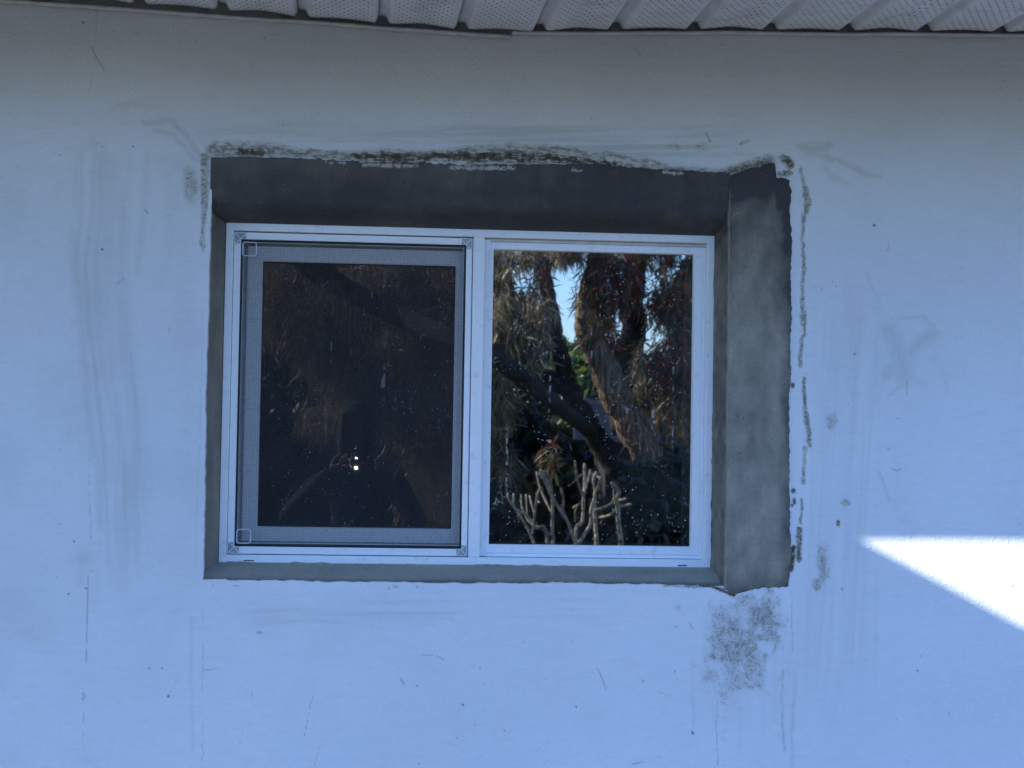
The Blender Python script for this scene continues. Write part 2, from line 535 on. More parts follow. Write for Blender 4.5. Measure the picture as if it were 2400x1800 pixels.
# cracks, pits, scratches
for pts, w, s, br in [
    ([(226, 16), (225, 60), (222, 110)], 1.4, .55, .42), ([(214, 108), (222, 128), (243, 163)], 2.2, .9, 0), ([(218, 120), (226, 150)], 1.6, .5, .3),
    ([(217, 170), (210, 215)], 1.2, .4, .45), ([(211, 1074), (209, 1165), (213, 1212), (211, 1260), (203, 1292)], 1.7, .62, .4),
    ([(209, 1338), (206, 1400), (204, 1442), (201, 1544)], 1.7, .8, .2), ([(201, 1544), (197, 1645), (194, 1800)], 1.6, .6, .42),
    ([(209, 1338), (219, 1338)], 1.6, .5, 0), ([(194, 1625), (198, 1634), (193, 1640)], 3, .9, 0),
    ([(476, 1409), (474, 1571), (476, 1679), (474, 1800)], 1.6, .5, .46), ([(474, 1572), (490, 1570), (513, 1567)], 2, .6, .3),
    ([(601, 1588), (574, 1689), (553, 1780)], 1.4, .5, .5), ([(734, 1626), (712, 1724)], 1.4, .7, .48), ([(749, 1748), (738, 1795)], 1.3, .45, .45),
    ([(1684, 1600), (1678, 1705), (1683, 1794)], 1.8, .6, .45), ([(1835, 1572), (1832, 1648), (1838, 1762)], 1.6, .5, .4),
    ([(1401, 1566), (1412, 1592), (1420, 1616)], 2, .75, .25), ([(1538, 1620), (1575, 1632)], 1.4, .5, .3), ([(1482, 1790), (1495, 1788), (1506, 1784)], 2.2, .75, .1),
    ([(989, 1537), (1015, 1536), (1030, 1541), (1040, 1547)], 2, .65, .3), ([(1257, 1757), (1290, 1735)], 1.6, .5, .35), ([(1272, 1794), (1285, 1783)], 1.5, .5, .2),
    ([(2093, 1099), (2101, 1103), (2111, 1100)], 2, .85, 0), ([(2101, 980), (2108, 981)], 2, .6, 0), ([(2125, 895), (2126, 925)], 2, .5, .2), ([(2080, 1050), (2084, 1056)], 3, .6, 0),
    ([(2084, 565), (2080, 590)], 2, .6, .3), ([(1852, 1382), (1856, 1400), (1856, 1460), (1858, 1530)], 1.3, .5, .2), ([(1615, 1460), (1625, 1474)], 2, .8, 0),
    ([(273, 668), (283, 658), (289, 653)], 2, .7, .3), ([(341, 494), (346, 500)], 2.4, .9, 0), ([(290, 500), (294, 485)], 1.5, .4, .2), ([(395, 1630), (421, 1578)], 1.2, .45, .3),
    ([(396, 760), (399, 785)], 1.4, .4, .2), ([(1562, 1270), (1566, 1300)], 1.2, .2, .4), ([(2190, 1408), (2202, 1416)], 1.3, .45, .1), ([(2052, 1455), (2052, 1500)], 1.4, .4, .4),
    ([(1490, 115), (1503, 130)], 2, .6, .2), ([(1690, 106), (1697, 104)], 2.2, .6, 0), ([(1565, 80), (1562, 110)], 1.2, .5, .35), ([(1550, 140), (1548, 165)], 1.2, .4, .4),
    ([(604, 1482), (612, 1483)], 3, .95, 0), ([(911, 1377), (912, 1380)], 3.2, .9, 0), ([(922, 1376), (932, 1375)], 3, .9, 0), ([(976, 1375), (980, 1376)], 2.6, .9, 0),
    ([(497, 1372), (501, 1372)], 2.4, .7, 0), ([(545, 1372), (562, 1374)], 2, .7, .2), ([(941, 1592), (946, 1604)], 3, .75, .25), ([(1640, 1376), (1652, 1372)], 3, .8, .1), ([(1604, 1374), (1608, 1375)], 3, .9, 0),
    ([(475, 700), (472, 900), (462, 1180), (458, 1340)], 3, .16, .3),
]:
    stroke(dark, pts, w * .9, s * .5, .8, 1.5, breaks=br)
dots = [(240, 584, 3, 1), (313, 343, 2, .8), (239, 343, 1.6, .6), (140, 364, 1.6, .6), (2048, 528, 3.4, 1), (2003, 829, 2.4, .8), (1925, 677, 2, .7), (1950, 660, 1.8, .6),
        (1958, 670, 2, .7), (160, 1392, 2.6, .8), (202, 1378, 2.6, .8), (380, 1566, 2.6, .7), (350, 1566, 2.2, .6), (395, 1631, 3.2, .9), (173, 1269, 2.6, .8), (138, 1228, 2, .6),
        (1084, 1652, 2.8, .8), (977, 1608, 2.4, .7), (1113, 1699, 2.2, .6), (1071, 1729, 2.2, .6), (1181, 1711, 2, .6), (1126, 1566, 2, .5), (1350, 1656, 2.4, .7), (1623, 1717, 3.4, .85),
        (1584, 1468, 2.2, .7), (1582, 1574, 2.2, .6), (1508, 1595, 2.2, .6), (2150, 1572, 2.6, .7), (2157, 1538, 2, .6), (1973, 1380, 2.6, .7), (2270, 1305, 2, .6), (2374, 1374, 2.4, .7),
        (2027, 1547, 2, .5), (195, 52, 3, .7), (1385, 276, 2.6, .5), (230, 335, 1.8, .5), (456, 98, 2.2, .5), (620, 88, 2, .5), (982, 1790, 2.4, .6), (1226, 1505, 2, .5), (1136, 1602, 2, .5)]
for i in range(420):
    dots.append((RNG.uniform(-80, 2480), RNG.uniform(60, 1830), RNG.uniform(.9, 1.8), RNG.uniform(.12, .42)))
for cx, cy, r, s in dots:
    a = RNG.uniform(0, 3.1); l = RNG.uniform(0, 1.6)
    stroke(dark, [(cx, cy), (cx + l * math.cos(a), cy + l * math.sin(a))], r, s, .6, .5)
# lumps of mortar stuck to the plaster beside the patched edge
for cx, cy, rx, ry in [(1858, 903, 6, 8), (1860, 1150, 6, 7), (1862, 1176, 5, 10), (1857, 1184, 4, 5)]:
    patch(dark, cx, cy, rx, ry, .95, .4, rag=.25)

wall_y = (vnoise(X * 2.2, Z * 2.2, 61, 2) - .5) * 0.006 + (vnoise(X * 14, Z * 9, 63, 2) - .5) * 0.0012
wall_y += -0.0012 * np.clip(scrape, 0, 1) * nz(5, 71, 2) - 0.0005 * smear
edge_near = np.exp(-(np.maximum(np.maximum(HX0 - X, X - 0.63), np.maximum(HZ0 - Z, Z - 2.150)).clip(0) / 0.03) ** 2)
wall_y *= 1 - edge_near
inside = (X > HX0 - 1e-5) & (X < 0.63 + 1e-5) & (Z > HZ0 - 1e-5) & (Z < 2.150 + 1e-5)
XX, ZZ = X.copy(), Z.copy()
on_l = (abs(X - HX0) < 1e-6) & inside
XX[on_l] += (vnoise(Z[on_l] * 60, Z[on_l] * 0, 5, 3) - .5) * .004 + (vnoise(Z[on_l] * 6, Z[on_l] * 0, 6, 1) - .5) * .005
on_b = (abs(Z - HZ0) < 1e-6) & inside
ZZ[on_b] += (vnoise(X[on_b] * 50, X[on_b] * 0, 7, 3) - .5) * .006 + (vnoise(X[on_b] * 5, X[on_b] * 0, 8, 2) - .5) * .006
nu, nv = X.shape
V = np.stack([XX, wall_y, ZZ], -1).reshape(-1, 3)
F = grid_faces(nu, nv, flip=True)
fi = inside.ravel()
F = F[~(fi[F].all(1))]
# skirts: plaster thickness at the left and lower edge of the opening, and the plain wall beyond the detailed field
extra_v, extra_f = [], []
base = len(V)


def strip(idx, dy, rev=False):
    global base
    pts = V[idx].copy(); pts[:, 1] += dy
    n = len(idx)
    extra_v.append(pts)
    a = np.asarray(idx); b = base + np.arange(n)
    q = np.stack([a[:-1], a[1:], b[1:], b[:-1]], 1)
    extra_f.append(q[:, ::-1] if rev else q)
    base += n


vid = np.arange(nu * nv).reshape(nu, nv)
il = int(np.argmin(abs(gx - HX0))); ir = int(np.argmin(abs(gx - .63))); jb = int(np.argmin(abs(gz - HZ0))); jt = int(np.argmin(abs(gz - 2.150)))
strip(vid[il, jb:jt + 1], 0.03)
strip(vid[il:ir + 1, jb], 0.03, True)
strip(vid[ir, jb:jt + 1], 0.03, True)
strip(vid[il:ir + 1, jt], 0.03)
V = np.vstack([V] + extra_v); F = np.vstack([F] + extra_f)
stain = np.zeros((len(V), 4), np.float32); stain[:, 3] = 1
for c, ch in enumerate((smear, scrape, dark)):
    stain[:nu * nv, c] = np.clip(ch, 0, 1).ravel()
# outer, undetailed part of the wall: four quads round the field
ox0, ox1, oz0, oz1 = -5.2, 6.2, 0.0, 2.86
ov = np.array([(ox0, 0, oz0), (ox1, 0, oz0), (ox1, 0, oz1), (ox0, 0, oz1), (WX0, 0, WZ0), (WX1, 0, WZ0), (WX1, 0, WZ1), (WX0, 0, WZ1)], float)
k = len(V)
F = np.vstack([F, np.array([(0, 1, 5, 4), (1, 2, 6, 5), (2, 3, 7, 6), (3, 0, 4, 7)]) + k])
V = np.vstack([V, ov]); stain = np.vstack([stain, np.zeros((8, 4), np.float32)])

m = N("painted_stucco")
c = m.coord()
att = m.node("ShaderNodeAttribute", attribute_name="stain")
sep = m.node("ShaderNodeSeparateColor"); m.t.links.new(att.outputs["Color"], sep.inputs[0])
big = m.ramp(m.noise(c, 1.7, 4.0), .3, .7)
col = m.mix(big, (.68, .725, .775), (.73, .775, .825))
fine = m.ramp(m.noise(c, 130, 3.0), .35, .7)
col = m.mix(m.math('MULTIPLY', fine, .10), col, (.60, .60, .58))
fib = m.ramp(m.noise(m.coord('Object', (.3, 1, 1.6)), 55, 4.0, .65, .5), .48, .70)
col = m.mix(m.math('MULTIPLY', fib, .14), col, (.50, .51, .51))
dirt = m.ramp(m.noise(c, 4.0, 5.0, .65), .52, .75)
col = m.mix(m.math('MULTIPLY', dirt, .16), col, (.46, .47, .46))
col = m.mix(m.math('MULTIPLY', sep.outputs[0], .80), col, (.36, .38, .36))
# stippled residue: the painted density against curly noise
n1 = m.noise(c, 190, 3.0, .6, 1.8)
n2 = m.noise(c, 60, 2.0, .5, .5)
nh = m.noise(m.coord("Object", (.22, 1, 1)), 170, 3.0, .6, .8)
sz3 = m.node("ShaderNodeSeparateXYZ"); m.t.links.new(c, sz3.inputs[0])
hz = m.math('MULTIPLY', m.ramp(sz3.outputs[2], 2.13, 2.20), m.ramp(sz3.outputs[0], .66, .56))
n1 = m.math('ADD', m.math('MULTIPLY', n1, m.math('SUBTRACT', 1.0, m.math('MULTIPLY', hz, .75))), m.math('MULTIPLY', nh, m.math('MULTIPLY', hz, .75)))
nn = m.ramp(m.math('ADD', m.math('MULTIPLY', n1, .72), m.math('MULTIPLY', n2, .28)), .34, .66)
mask = m.ramp(m.math('SUBTRACT', sep.outputs[1], nn), -.16, .24)
gate = m.ramp(sep.outputs[1], .02, .25)
mask = m.math('MULTIPLY', mask, gate)
haze = m.math('MULTIPLY', m.math('MULTIPLY', sep.outputs[1], .74), gate)
col = m.mix(haze, col, (.36, .345, .26))
col = m.mix(m.math('MULTIPLY', mask, m.math('ADD', .70, m.math('MULTIPLY', m.ramp(sep.outputs[1], .5, .8), .24))), col, m.mix(m.ramp(sep.outputs[1], .5, .8), (.20, .19, .15), m.mix(m.ramp(n2, .35, .65), (.04, .032, .024), (.13, .10, .07))))
col = m.mix(m.math('MULTIPLY', sep.outputs[2], .95), col, (.06, .06, .058))
h = m.math('ADD', m.math('MULTIPLY', m.noise(c, 170, 2.0, .5, .4), 1.0), m.math('MULTIPLY', m.noise(c, 38, 2.0), .8))
h = m.math('ADD', h, m.math('MULTIPLY', mask, .25))
h = m.math('SUBTRACT', h, m.math('MULTIPLY', sep.outputs[2], .9))
wall_mat = m.done(col, .82, .25, m.bump(h, .8, .003))

wall = mesh_np("house_wall", V, F, wall_mat, None, True)
a = wall.data.attributes.new("stain", 'FLOAT_COLOR', 'POINT')
a.data.foreach_set("color", stain.ravel())
tag(wall, "white painted stucco house wall, mortar-smeared round the window", "wall")

# ------------------------------------------------------------------ fresh mortar round the window
ZT = SILL_Z + FH
XR = 0.612


def poly(pts, step):
    """photo polyline on the wall plane -> densely sampled world x,z"""
    w = np.array([at(p[0], p[1], 0.0)[[0, 2]] for p in pts])
    d = np.r_[0, np.cumsum(np.hypot(*np.diff(w, axis=0).T))]
    s = np.linspace(0, d[-1], int(d[-1] / step) + 1)
    return np.stack([np.interp(s, d, w[:, 0]), np.interp(s, d, w[:, 1])], 1), s


MV, MF, MW = [], [], []


def add_grid(P, dark_amt, flip=False):
    nu, nv = P.shape[:2]
    off = sum(len(v) for v in MV)
    MV.append(P.reshape(-1, 3)); MF.append(grid_faces(nu, nv, off, flip)); MW.append(np.asarray(dark_amt, float).reshape(nu, nv, 2).reshape(-1, 2))


def dark_and_paint(dark_amt, paint=None):
    return np.stack([dark_amt, np.zeros_like(dark_amt) if paint is None else paint], -1)


# head: slopes in from a ragged upper edge to the frame
top_edge, s = poly([(484, 370), (642, 368), (772, 372), (842, 379), (985, 380), (1050, 385), (1200, 386), (1320, 386), (1444, 389), (1530, 396), (1600, 400), (1678, 406), (1712, 408)], .0026)
n = len(top_edge)
zrag = (vnoise(s * 90, s * 0, 15, 3) - .5) * .007 + (vnoise(s * 14, s * 0, 16, 2) - .5) * .008
zrag *= sstep(0, .25, s) * .9 + .1
to = np.stack([top_edge[:, 0], np.full(n, -.0032), top_edge[:, 1] + zrag], 1)
to[-1, 0] = XR + .004
t = np.linspace(0, 1, 46)
xl = to[:, 0].copy()
to[0, 0] = -.6325; xl[0:8] = -.642; to[1:8, 0] = np.maximum(to[1:8, 0], -.6325)
P = np.zeros((n, len(t) + 1, 3))
t_in = np.clip((t - .2) / .8, 0, 1)
prof = 0.05 * t_in + 0.95 * t_in ** 5.5
for i in range(n):
    o = to[i]; inn = np.array([xl[i], FY + .004, ZT - .001])
    P[i, 1:, 0] = o[0] + (inn[0] - o[0]) * (t_in ** 3 if i < 12 else t_in)
    P[i, 1:, 2] = o[2] + (inn[2] - o[2]) * (t ** .92)
    P[i, 1:, 1] = o[1] + (inn[1] - o[1]) * prof
    P[i, 0] = o + np.array([0, .0034, .0005])
xs, ts = np.meshgrid(to[:, 0], np.r_[0, t], indexing='ij')
P[:, 2:-1, 1] += ((vnoise(xs * 9, ts * 3, 31, 3) - .5) * .006 + (vnoise(xs * 3, ts * 22, 33, 2) - .5) * .0022)[:, 2:-1] * (np.sin(np.pi * ts) * sstep(.24, .45, ts))[:, 2:-1]
hpx, hpy = pix(P)
paint = np.zeros(hpx.shape)
for (x0, y0, x1, y1, w) in [(852, 386, 976, 389, 5.5), (1058, 392, 1205, 394, 6), (795, 383, 810, 383, 2), (1340, 398, 1368, 402, 2.5), (1555, 404, 1600, 407, 3), (760, 380, 780, 381, 1.5)]:
    tt = np.clip(((hpx - x0) * (x1 - x0) + (hpy - y0) * (y1 - y0)) / ((x1 - x0) ** 2 + (y1 - y0) ** 2), 0, 1)
    d = np.hypot(hpx - x0 - tt * (x1 - x0), hpy - y0 - tt * (y1 - y0)) + (vnoise(hpx / 12, hpy / 3, 37, 2) - .5) * 6
    paint = np.maximum(paint, 1 - sstep(w * .5, w, d))
dark_amt = np.clip(.88 + (vnoise(xs * 5, ts * 2, 35, 3) - .5) * .3 + .12 * ts, 0, 1)  # dark throughout, slightly darker towards the frame
add_grid(P, dark_and_paint(dark_amt, paint), True)

# left splay and sill
zz = np.arange(HZ0 - .02, to[0, 2] - .0, .004)
tl = np.linspace(0, 1, 14)
P = np.zeros((len(zz), len(tl), 3))
for j, tv in enumerate(tl):
    P[:, j, 0] = -.642 + (-.6005 + .642) * tv
    P[:, j, 1] = .010 + (FY - .006) * (tv ** .9)
    P[:, j, 2] = zz + (np.interp(zz, [zz[0], zz[-1]], [SILL_Z - .002, ZT]) - zz) * 0
P[:, 1:-1, 1] += ((vnoise(zz * 25, zz * 0, 45, 3) - .5) * .005)[:, None]
zs, _ = np.meshgrid(zz, tl, indexing='ij')
add_grid(P, dark_and_paint(np.clip(.45 + .25 * sstep(1.8, 2.2, zs) + (vnoise(zs * 8, _ * 2, 47, 3) - .5) * .5, 0, 1)), True)  # left splay gets darker towards its top
xx = np.arange(-.640, XR + .001, .004)
P = np.zeros((len(xx), len(tl), 3))
for j, tv in enumerate(tl):
    P[:, j, 0] = xx
    P[:, j, 1] = .008 + (FY - .004) * tv
    P[:, j, 2] = HZ0 - .004 + (SILL_Z + .001 - HZ0 + .004) * (tv ** .75)
P[:, 2:-1, 2] += (vnoise(xx * 30, xx * 0, 51, 3) - .5)[:, None] * .004
P[:, -1, 2] = SILL_Z + .0004 + np.maximum(0, vnoise(xx * 34, xx * 0, 52, 3) - .48) * .009
P[:, -1, 1] = FY - .0012; P[:, -2, 1] = FY - .004
xs2, _ = np.meshgrid(xx, tl, indexing='ij')
add_grid(P, dark_and_paint(np.clip(.04 + .6 * (1 - sstep(0, .22, _)) + (vnoise(xs2 * 9, _ * 2, 53, 3) - .5) * .6, 0, 1)))

# right band: flat face, then the return into the opening
right_edge, s = poly([(1846, 1376), (1851, 1341), (1856, 1310), (1852, 1240), (1851, 1142), (1850, 1000), (1849, 925), (1855, 890), (1852, 800), (1857, 727), (1853, 647), (1857, 560), (1852, 500), (1855, 440), (1850, 422)], .0026)
n = len(right_edge)
xr = right_edge[:, 0] + (vnoise(s * 110, s * 0, 25, 3) - .5) * .006
zr = right_edge[:, 1]
low = [(1690, 1372), (1703, 1384), (1721, 1393), (1740, 1389), (1759, 1383), (1790, 1378), (1846, 1376)]
upp = [(1690, 406), (1712, 412), (1740, 402), (1766, 392), (1790, 386), (1812, 378), (1816, 384), (1819, 416), (1836, 418), (1850, 424)]
lo = np.array([at(p[0], p[1])[[0, 2]] for p in low]); up = np.array([at(p[0], p[1])[[0, 2]] for p in upp])
us = np.linspace(0, 1, 66)
P = np.zeros((n, len(us), 3))
for i in range(n):
    v = i / (n - 1)
    x = XR + .006 + (xr[i] - XR - .006) * us
    zl = np.interp(x, lo[:, 0], lo[:, 1]) + (vnoise(x * 120, x * 0, 55, 2) - .5) * .004
    zu = np.interp(x, up[:, 0], up[:, 1]) + (vnoise(x * 160, x * 0, 57, 3) - .5) * .012
    P[i, :, 0] = x
    P[i, :, 2] = zl + (zu - zl) * v
vv, uu = np.meshgrid(np.linspace(0, 1, n), us, indexing='ij')
P[:, :, 1] = -.0035 + (vnoise(vv * 14, uu * 3, 65, 3) - .5) * .003 - .002 * np.sin(np.pi * uu)
P[[0, -1], :, 1] = .0005; P[:, -1, 1] = .0005
dark_amt = .28 + .46 * sstep(.60, .95, vv + (vnoise(vv * 6, uu * 1.5, 67, 3) - .5) * .3) + .42 * sstep(.72, 1, uu + (vnoise(vv * 9, uu * 2, 69, 2) - .5) * .25) + (vnoise(vv * 22, uu * 5, 73, 3) - .5) * .6  # darker towards the top and the outer edge
dark_amt += .35 * (1 - sstep(0, .06, vv)) + .5 * sstep(.90, .97, vv)
add_grid(P, dark_and_paint(np.clip(dark_amt, 0, 1)))
# return (rounded arris)
zz = np.linspace(HZ0 - .012, float(at(1704, 416)[2]), 260)
pr = [(XR + .006, -.0035)] + [(XR + .006 * (1 - math.sin(a)), -.0035 + .008 * (1 - math.cos(a))) for a in np.linspace(.2, math.pi / 2, 5)] + [(XR - (XR - .6005) * y / FY, y) for y in np.linspace(.012, FY + .004, 16)]
pr = np.array(pr)
P = np.zeros((len(zz), len(pr), 3))
P[:, :, 0] = pr[:, 0] + ((vnoise(zz * 40, zz * 0, 75, 3) - .5) * .004)[:, None] * sstep(0, .3, np.linspace(0, 1, len(pr)))[None] + .001
P[:, :, 1] = pr[:, 1]; P[:, :, 2] = zz[:, None]
P[:, -1, 0] = .5996 - np.maximum(0, vnoise(zz * 36, zz * 0, 79, 3) - .5) * .008; P[:, -1, 1] = FY - .0010
zs, ps = np.meshgrid(zz, np.linspace(0, 1, len(pr)), indexing='ij')
add_grid(P, dark_and_paint(np.clip(.55 + .35 * sstep(1.9, 2.15, zs) + (vnoise(zs * 30, ps * 4, 77, 3) - .5) * .7 - .35 * (1 - sstep(0, .2, ps)), 0, 1)))

m = N("cement_mortar")
c = m.coord()
att = m.node("ShaderNodeAttribute", attribute_name="mortar_tone")
sep = m.node("ShaderNodeSeparateColor"); m.t.links.new(att.outputs["Color"], sep.inputs[0])
dark_mix = m.math('ADD', sep.outputs[0], m.math('ADD', m.math('MULTIPLY', m.math('SUBTRACT', m.noise(m.coord('Object', (1, 1, .45)), 9, 5.0, .65, .6), .5), .34), m.math('MULTIPLY', m.math('SUBTRACT', m.noise(c, 30, 3.0, .6), .5), .2)), clamp=True)
col = m.mix(dark_mix, (.39, .36, .29), (.052, .054, .058))  # pale mortar mixed towards a darker tone by the stored amount
col = m.mix(m.math('MULTIPLY', m.ramp(m.noise(c, 170, 3.0, .6), .40, .62), .25), col, m.mix(.5, col, (.05, .05, .05)))
vo = m.voronoi(c, 95)
spk = m.math('MULTIPLY', m.ramp(vo.outputs["Distance"], .16, .08), m.ramp(m.noise(c, 33, 2.0), .58, .66))
col = m.mix(m.math('MULTIPLY', spk, .75), col, (.36, .36, .35))
vo2 = m.voronoi(c, 60)
pit = m.math('MULTIPLY', m.ramp(vo2.outputs["Distance"], .13, .05), m.ramp(m.noise(c, 21, 2.0), .56, .64))
col = m.mix(m.math('MULTIPLY', pit, .8), col, (.03, .03, .03))
col = m.mix(m.math('MULTIPLY', m.math('MULTIPLY', sep.outputs[1], m.ramp(m.noise(c, 120, 3.0, .6, 1.5), .36, .5)), .85), col, (.58, .56, .52))
tro = m.ramp(m.noise(m.coord('Object', (1, 1, .10)), 75, 3.0, .6), .38, .66)
col = m.mix(m.math('MULTIPLY', tro, .16), col, m.mix(.5, col, (.02, .02, .022)))
h = m.math('SUBTRACT', m.math('ADD', m.noise(c, 110, 4.0, .6), m.math('MULTIPLY', m.noise(c, 26, 2.0), 1.2)), m.math('MULTIPLY', pit, .8))
mortar_mat = m.done(col, m.math('SUBTRACT', .9, m.math('MULTIPLY', dark_mix, .2)), .3, m.bump(h, .9, .003))
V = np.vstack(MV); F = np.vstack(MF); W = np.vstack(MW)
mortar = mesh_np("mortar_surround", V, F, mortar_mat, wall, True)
a = mortar.data.attributes.new("mortar_tone", 'FLOAT_COLOR', 'POINT')
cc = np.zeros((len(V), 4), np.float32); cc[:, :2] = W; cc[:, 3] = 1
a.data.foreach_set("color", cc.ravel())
mortar["label"] = "rough grey cement patched round the window"

# ------------------------------------------------------------------ window
m = N("white_vinyl")
c = m.coord()
d = m.ramp(m.noise(c, 42, 4.0, .65), .55, .74)
col = m.mix(m.math('MULTIPLY', d, .38), (.87, .89, .92), (.50, .49, .45))
vo = m.voronoi(c, 70)
sp = m.math('MULTIPLY', m.ramp(vo.outputs["Distance"], .09, .05), m.ramp(m.noise(c, 17, 2.0), .60, .66))
col = m.mix(m.math('MULTIPLY', sp, .8), col, (.12, .11, .10))
vinyl = m.done(col, .38, .45, m.bump(m.noise(c, 30, 2.0), .04, .002))
grey_vinyl = simple("mid_grey_vinyl", (.62, .63, .62), .5, .08, 40)  # even grey, darker than the frame, for head track and bead
rubber = simple("black_rubber", (.012, .012, .014), .55, .2, 60)
shadow_gap = simple("dark_slot", (.02, .02, .02), .8, .1, 30)


def glass(name, refl, tint, specks, streaks, film_=.02, wave=.012, soft_=.008):
    m = N(name)
    c = m.coord()
    tr = m.node("ShaderNodeBsdfTransparent"); tr.inputs[0].default_value = (*tint, 1)
    gl = m.node("ShaderNodeBsdfGlossy"); gl.inputs["Roughness"].default_value = soft_
    gl.inputs[0].default_value = (.93, .97, 1, 1)
    m.t.links.new(m.bump(m.noise(c, 2.2, 1.0), wave, .01), gl.inputs["Normal"])
    mx = m.node("ShaderNodeMixShader"); mx.inputs[0].default_value = refl
    m.t.links.new(tr.outputs[0], mx.inputs[1]); m.t.links.new(gl.outputs[0], mx.inputs[2])
    # dried water spots, runs and wisps of web
    area = m.ramp(m.noise(c, 5.5, 3.0, .6), .36, .56)
    v1 = m.voronoi(c, 105)
    dots = m.math('MULTIPLY', m.ramp(v1.outputs["Distance"], .22, .10), m.ramp(m.noise(c, 37, 1.0), .46, .56))
    dots = m.math('MULTIPLY', dots, area)
    iso = m.math('ABSOLUTE', m.math('SUBTRACT', m.noise(c, 16, 3.0, .55, .6), .5))
    curl = m.math('MULTIPLY', m.ramp(iso, .012, .003), m.ramp(m.noise(c, 9, 2.0), .60, .68))
    curl = m.math('MULTIPLY', curl, m.ramp(m.noise(c, 70, 2.0), .42, .6))
    cs = m.coord("Object", (58, 58, 3.2))
    run = m.ramp(m.noise(cs, 1.0, 1.0), .70, .76)
    run = m.math('MULTIPLY', run, m.ramp(m.noise(c, 45, 2.0), .5, .62))
    f = m.math('ADD', m.math('ADD', m.math('MULTIPLY', dots, specks), m.math('MULTIPLY', curl, specks * .7)), m.math('MULTIPLY', run, streaks), clamp=True)
    film = m.math('ADD', f, m.math('MULTIPLY', m.ramp(m.noise(c, 4.5, 4.0, .6), .35, .75), film_), clamp=True)
    df = m.node("ShaderNodeBsdfDiffuse"); df.inputs[0].default_value = (.55, .56, .56, 1)
    mx2 = m.node("ShaderNodeMixShader")
    m.t.links.new(film, mx2.inputs[0]); m.t.links.new(mx.outputs[0], mx2.inputs[1]); m.t.links.new(df.outputs[0], mx2.inputs[2])
    m.t.links.new(mx2.outputs[0], m.out.inputs[0])
    return m.m


glass_clear = glass("window_glass", .42, (.62, .64, .63), .75, .40, .03, .035, .014)
glass_screened = glass("window_glass_behind_screen", .23, (.60, .62, .62), .55, .40)

win = thing("sliding_window", "white two-pane sliding window with insect screen over one half", "window", (0, 0, SILL_Z))
wz = lambda z: z - SILL_Z


def lx(px, y=FY):
    return float(at(px, 900.0, y)[0])


x0, x1, z0, z1 = -FW / 2, FW / 2, 0.0, FH
fr = MB()
fr.ring(x0, x1, z0, z1, (.0185, .0165, .0185, .0185), [(0, FY), (.97, FY), (1, FY + .001), (1, FY + .07), (0, FY + .07)])
frame = fr.build("frame", vinyl, win, bevel=.0012, seg=2)
iz0, iz1 = z0 + .0185, z1 - .0185                      # clear opening inside the frame
# mullion (meeting post)
mu0, mu1 = lx(1104), lx(1131)
mb = MB(); mb.box(mu0, mu1, FY + .0015, FY + .07, iz0 + .0002, iz1 - .0002)
mb.build("mullion", vinyl, win, bevel=.0012, seg=2)
# drain slots
for (px, py, w) in ((583, 1314, .030), (1599, 1325.5, .028)):
    p = at(px, py, FY - .0006)
    MB().ring(p[0] - w / 2, p[0] + w / 2, p[2] - SILL_Z - .0036, p[2] - SILL_Z + .0036, (.0025, .0025, .0022, .0022),
              [(0, FY - .0014), (1, FY - .0014), (1, FY + .002), (0, FY + .002)]).build("drain_slot", vinyl, frame)
    s_ = MB().box(p[0] - w / 2 + .002, p[0] + w / 2 - .002, FY - .0006, FY + .001, p[2] - SILL_Z - .0018, p[2] - SILL_Z + .0018).build("drain_hole", shadow_gap, frame)

# insect screen
sx0, sx1 = x0 + .0195, mu0 - .0022
sz0, sz1 = iz0 + .0022, iz1 - .0035
SW = .0165
scr = MB().ring(sx0, sx1, sz0, sz1, (SW, SW * .88, SW + .001, SW), [(0, FY + .006), (1, FY + .006), (1, FY + .017), (0, FY + .017)]).build("insect_screen", vinyl, win, bevel=.001)
scr["label"] = "white-framed dark insect screen over the left half"
gx0, gx1, gz0, gz1 = sx0 + SW, sx1 - SW * .88, sz0 + SW + .001, sz1 - SW
MB().ring(gx0, gx1, gz0, gz1, (.0052, .005, .0072, .0062), [(0, FY + .009), (1, FY + .009), (1, FY + .018), (0, FY + .018)]).build("gasket", rubber, scr)
MB().ring(gx0 + .0052, gx1 - .005, gz0 + .0072, gz1 - .0062, (.0016, .0016, .0016, .0016), [(0, FY + .0105), (1, FY + .0105), (1, FY + .013), (0, FY + .013)]).build("mesh_edge", simple("pale_cord", (.40, .41, .42), .6), scr)
m = N("fibreglass_mesh")
c = m.coord()
wv = []
for ax in ("X", "Z"):
    w = m.node("ShaderNodeTexWave", wave_type='BANDS', bands_direction=ax)
    m.t.links.new(c, w.inputs["Vector"]); w.inputs["Scale"].default_value = 54.0 if ax == "X" else 58.0
    w.inputs["Distortion"].default_value = .25; w.inputs["Detail Scale"].default_value = .5
    wv.append(m.math('SUBTRACT', w.outputs["Fac"], .5))
pat = m.math('ADD', .40, m.math('MULTIPLY', m.math('ADD', wv[0], wv[1]), .11))
pat = m.math('ADD', pat, m.math('MULTIPLY', m.math('SUBTRACT', m.noise(c, 240, 1.0), .5), .25), clamp=True)
tr = m.node("ShaderNodeBsdfTransparent"); df = m.node("ShaderNodeBsdfDiffuse"); df.inputs[0].default_value = (.06, .06, .066, 1)
mx = m.node("ShaderNodeMixShader"); m.t.links.new(pat, mx.inputs[0]); m.t.links.new(tr.outputs[0], mx.inputs[1]); m.t.links.new(df.outputs[0], mx.inputs[2])
m.t.links.new(mx.outputs[0], m.out.inputs[0])
mesh_mat = m.m
nx, nzz = 24, 32
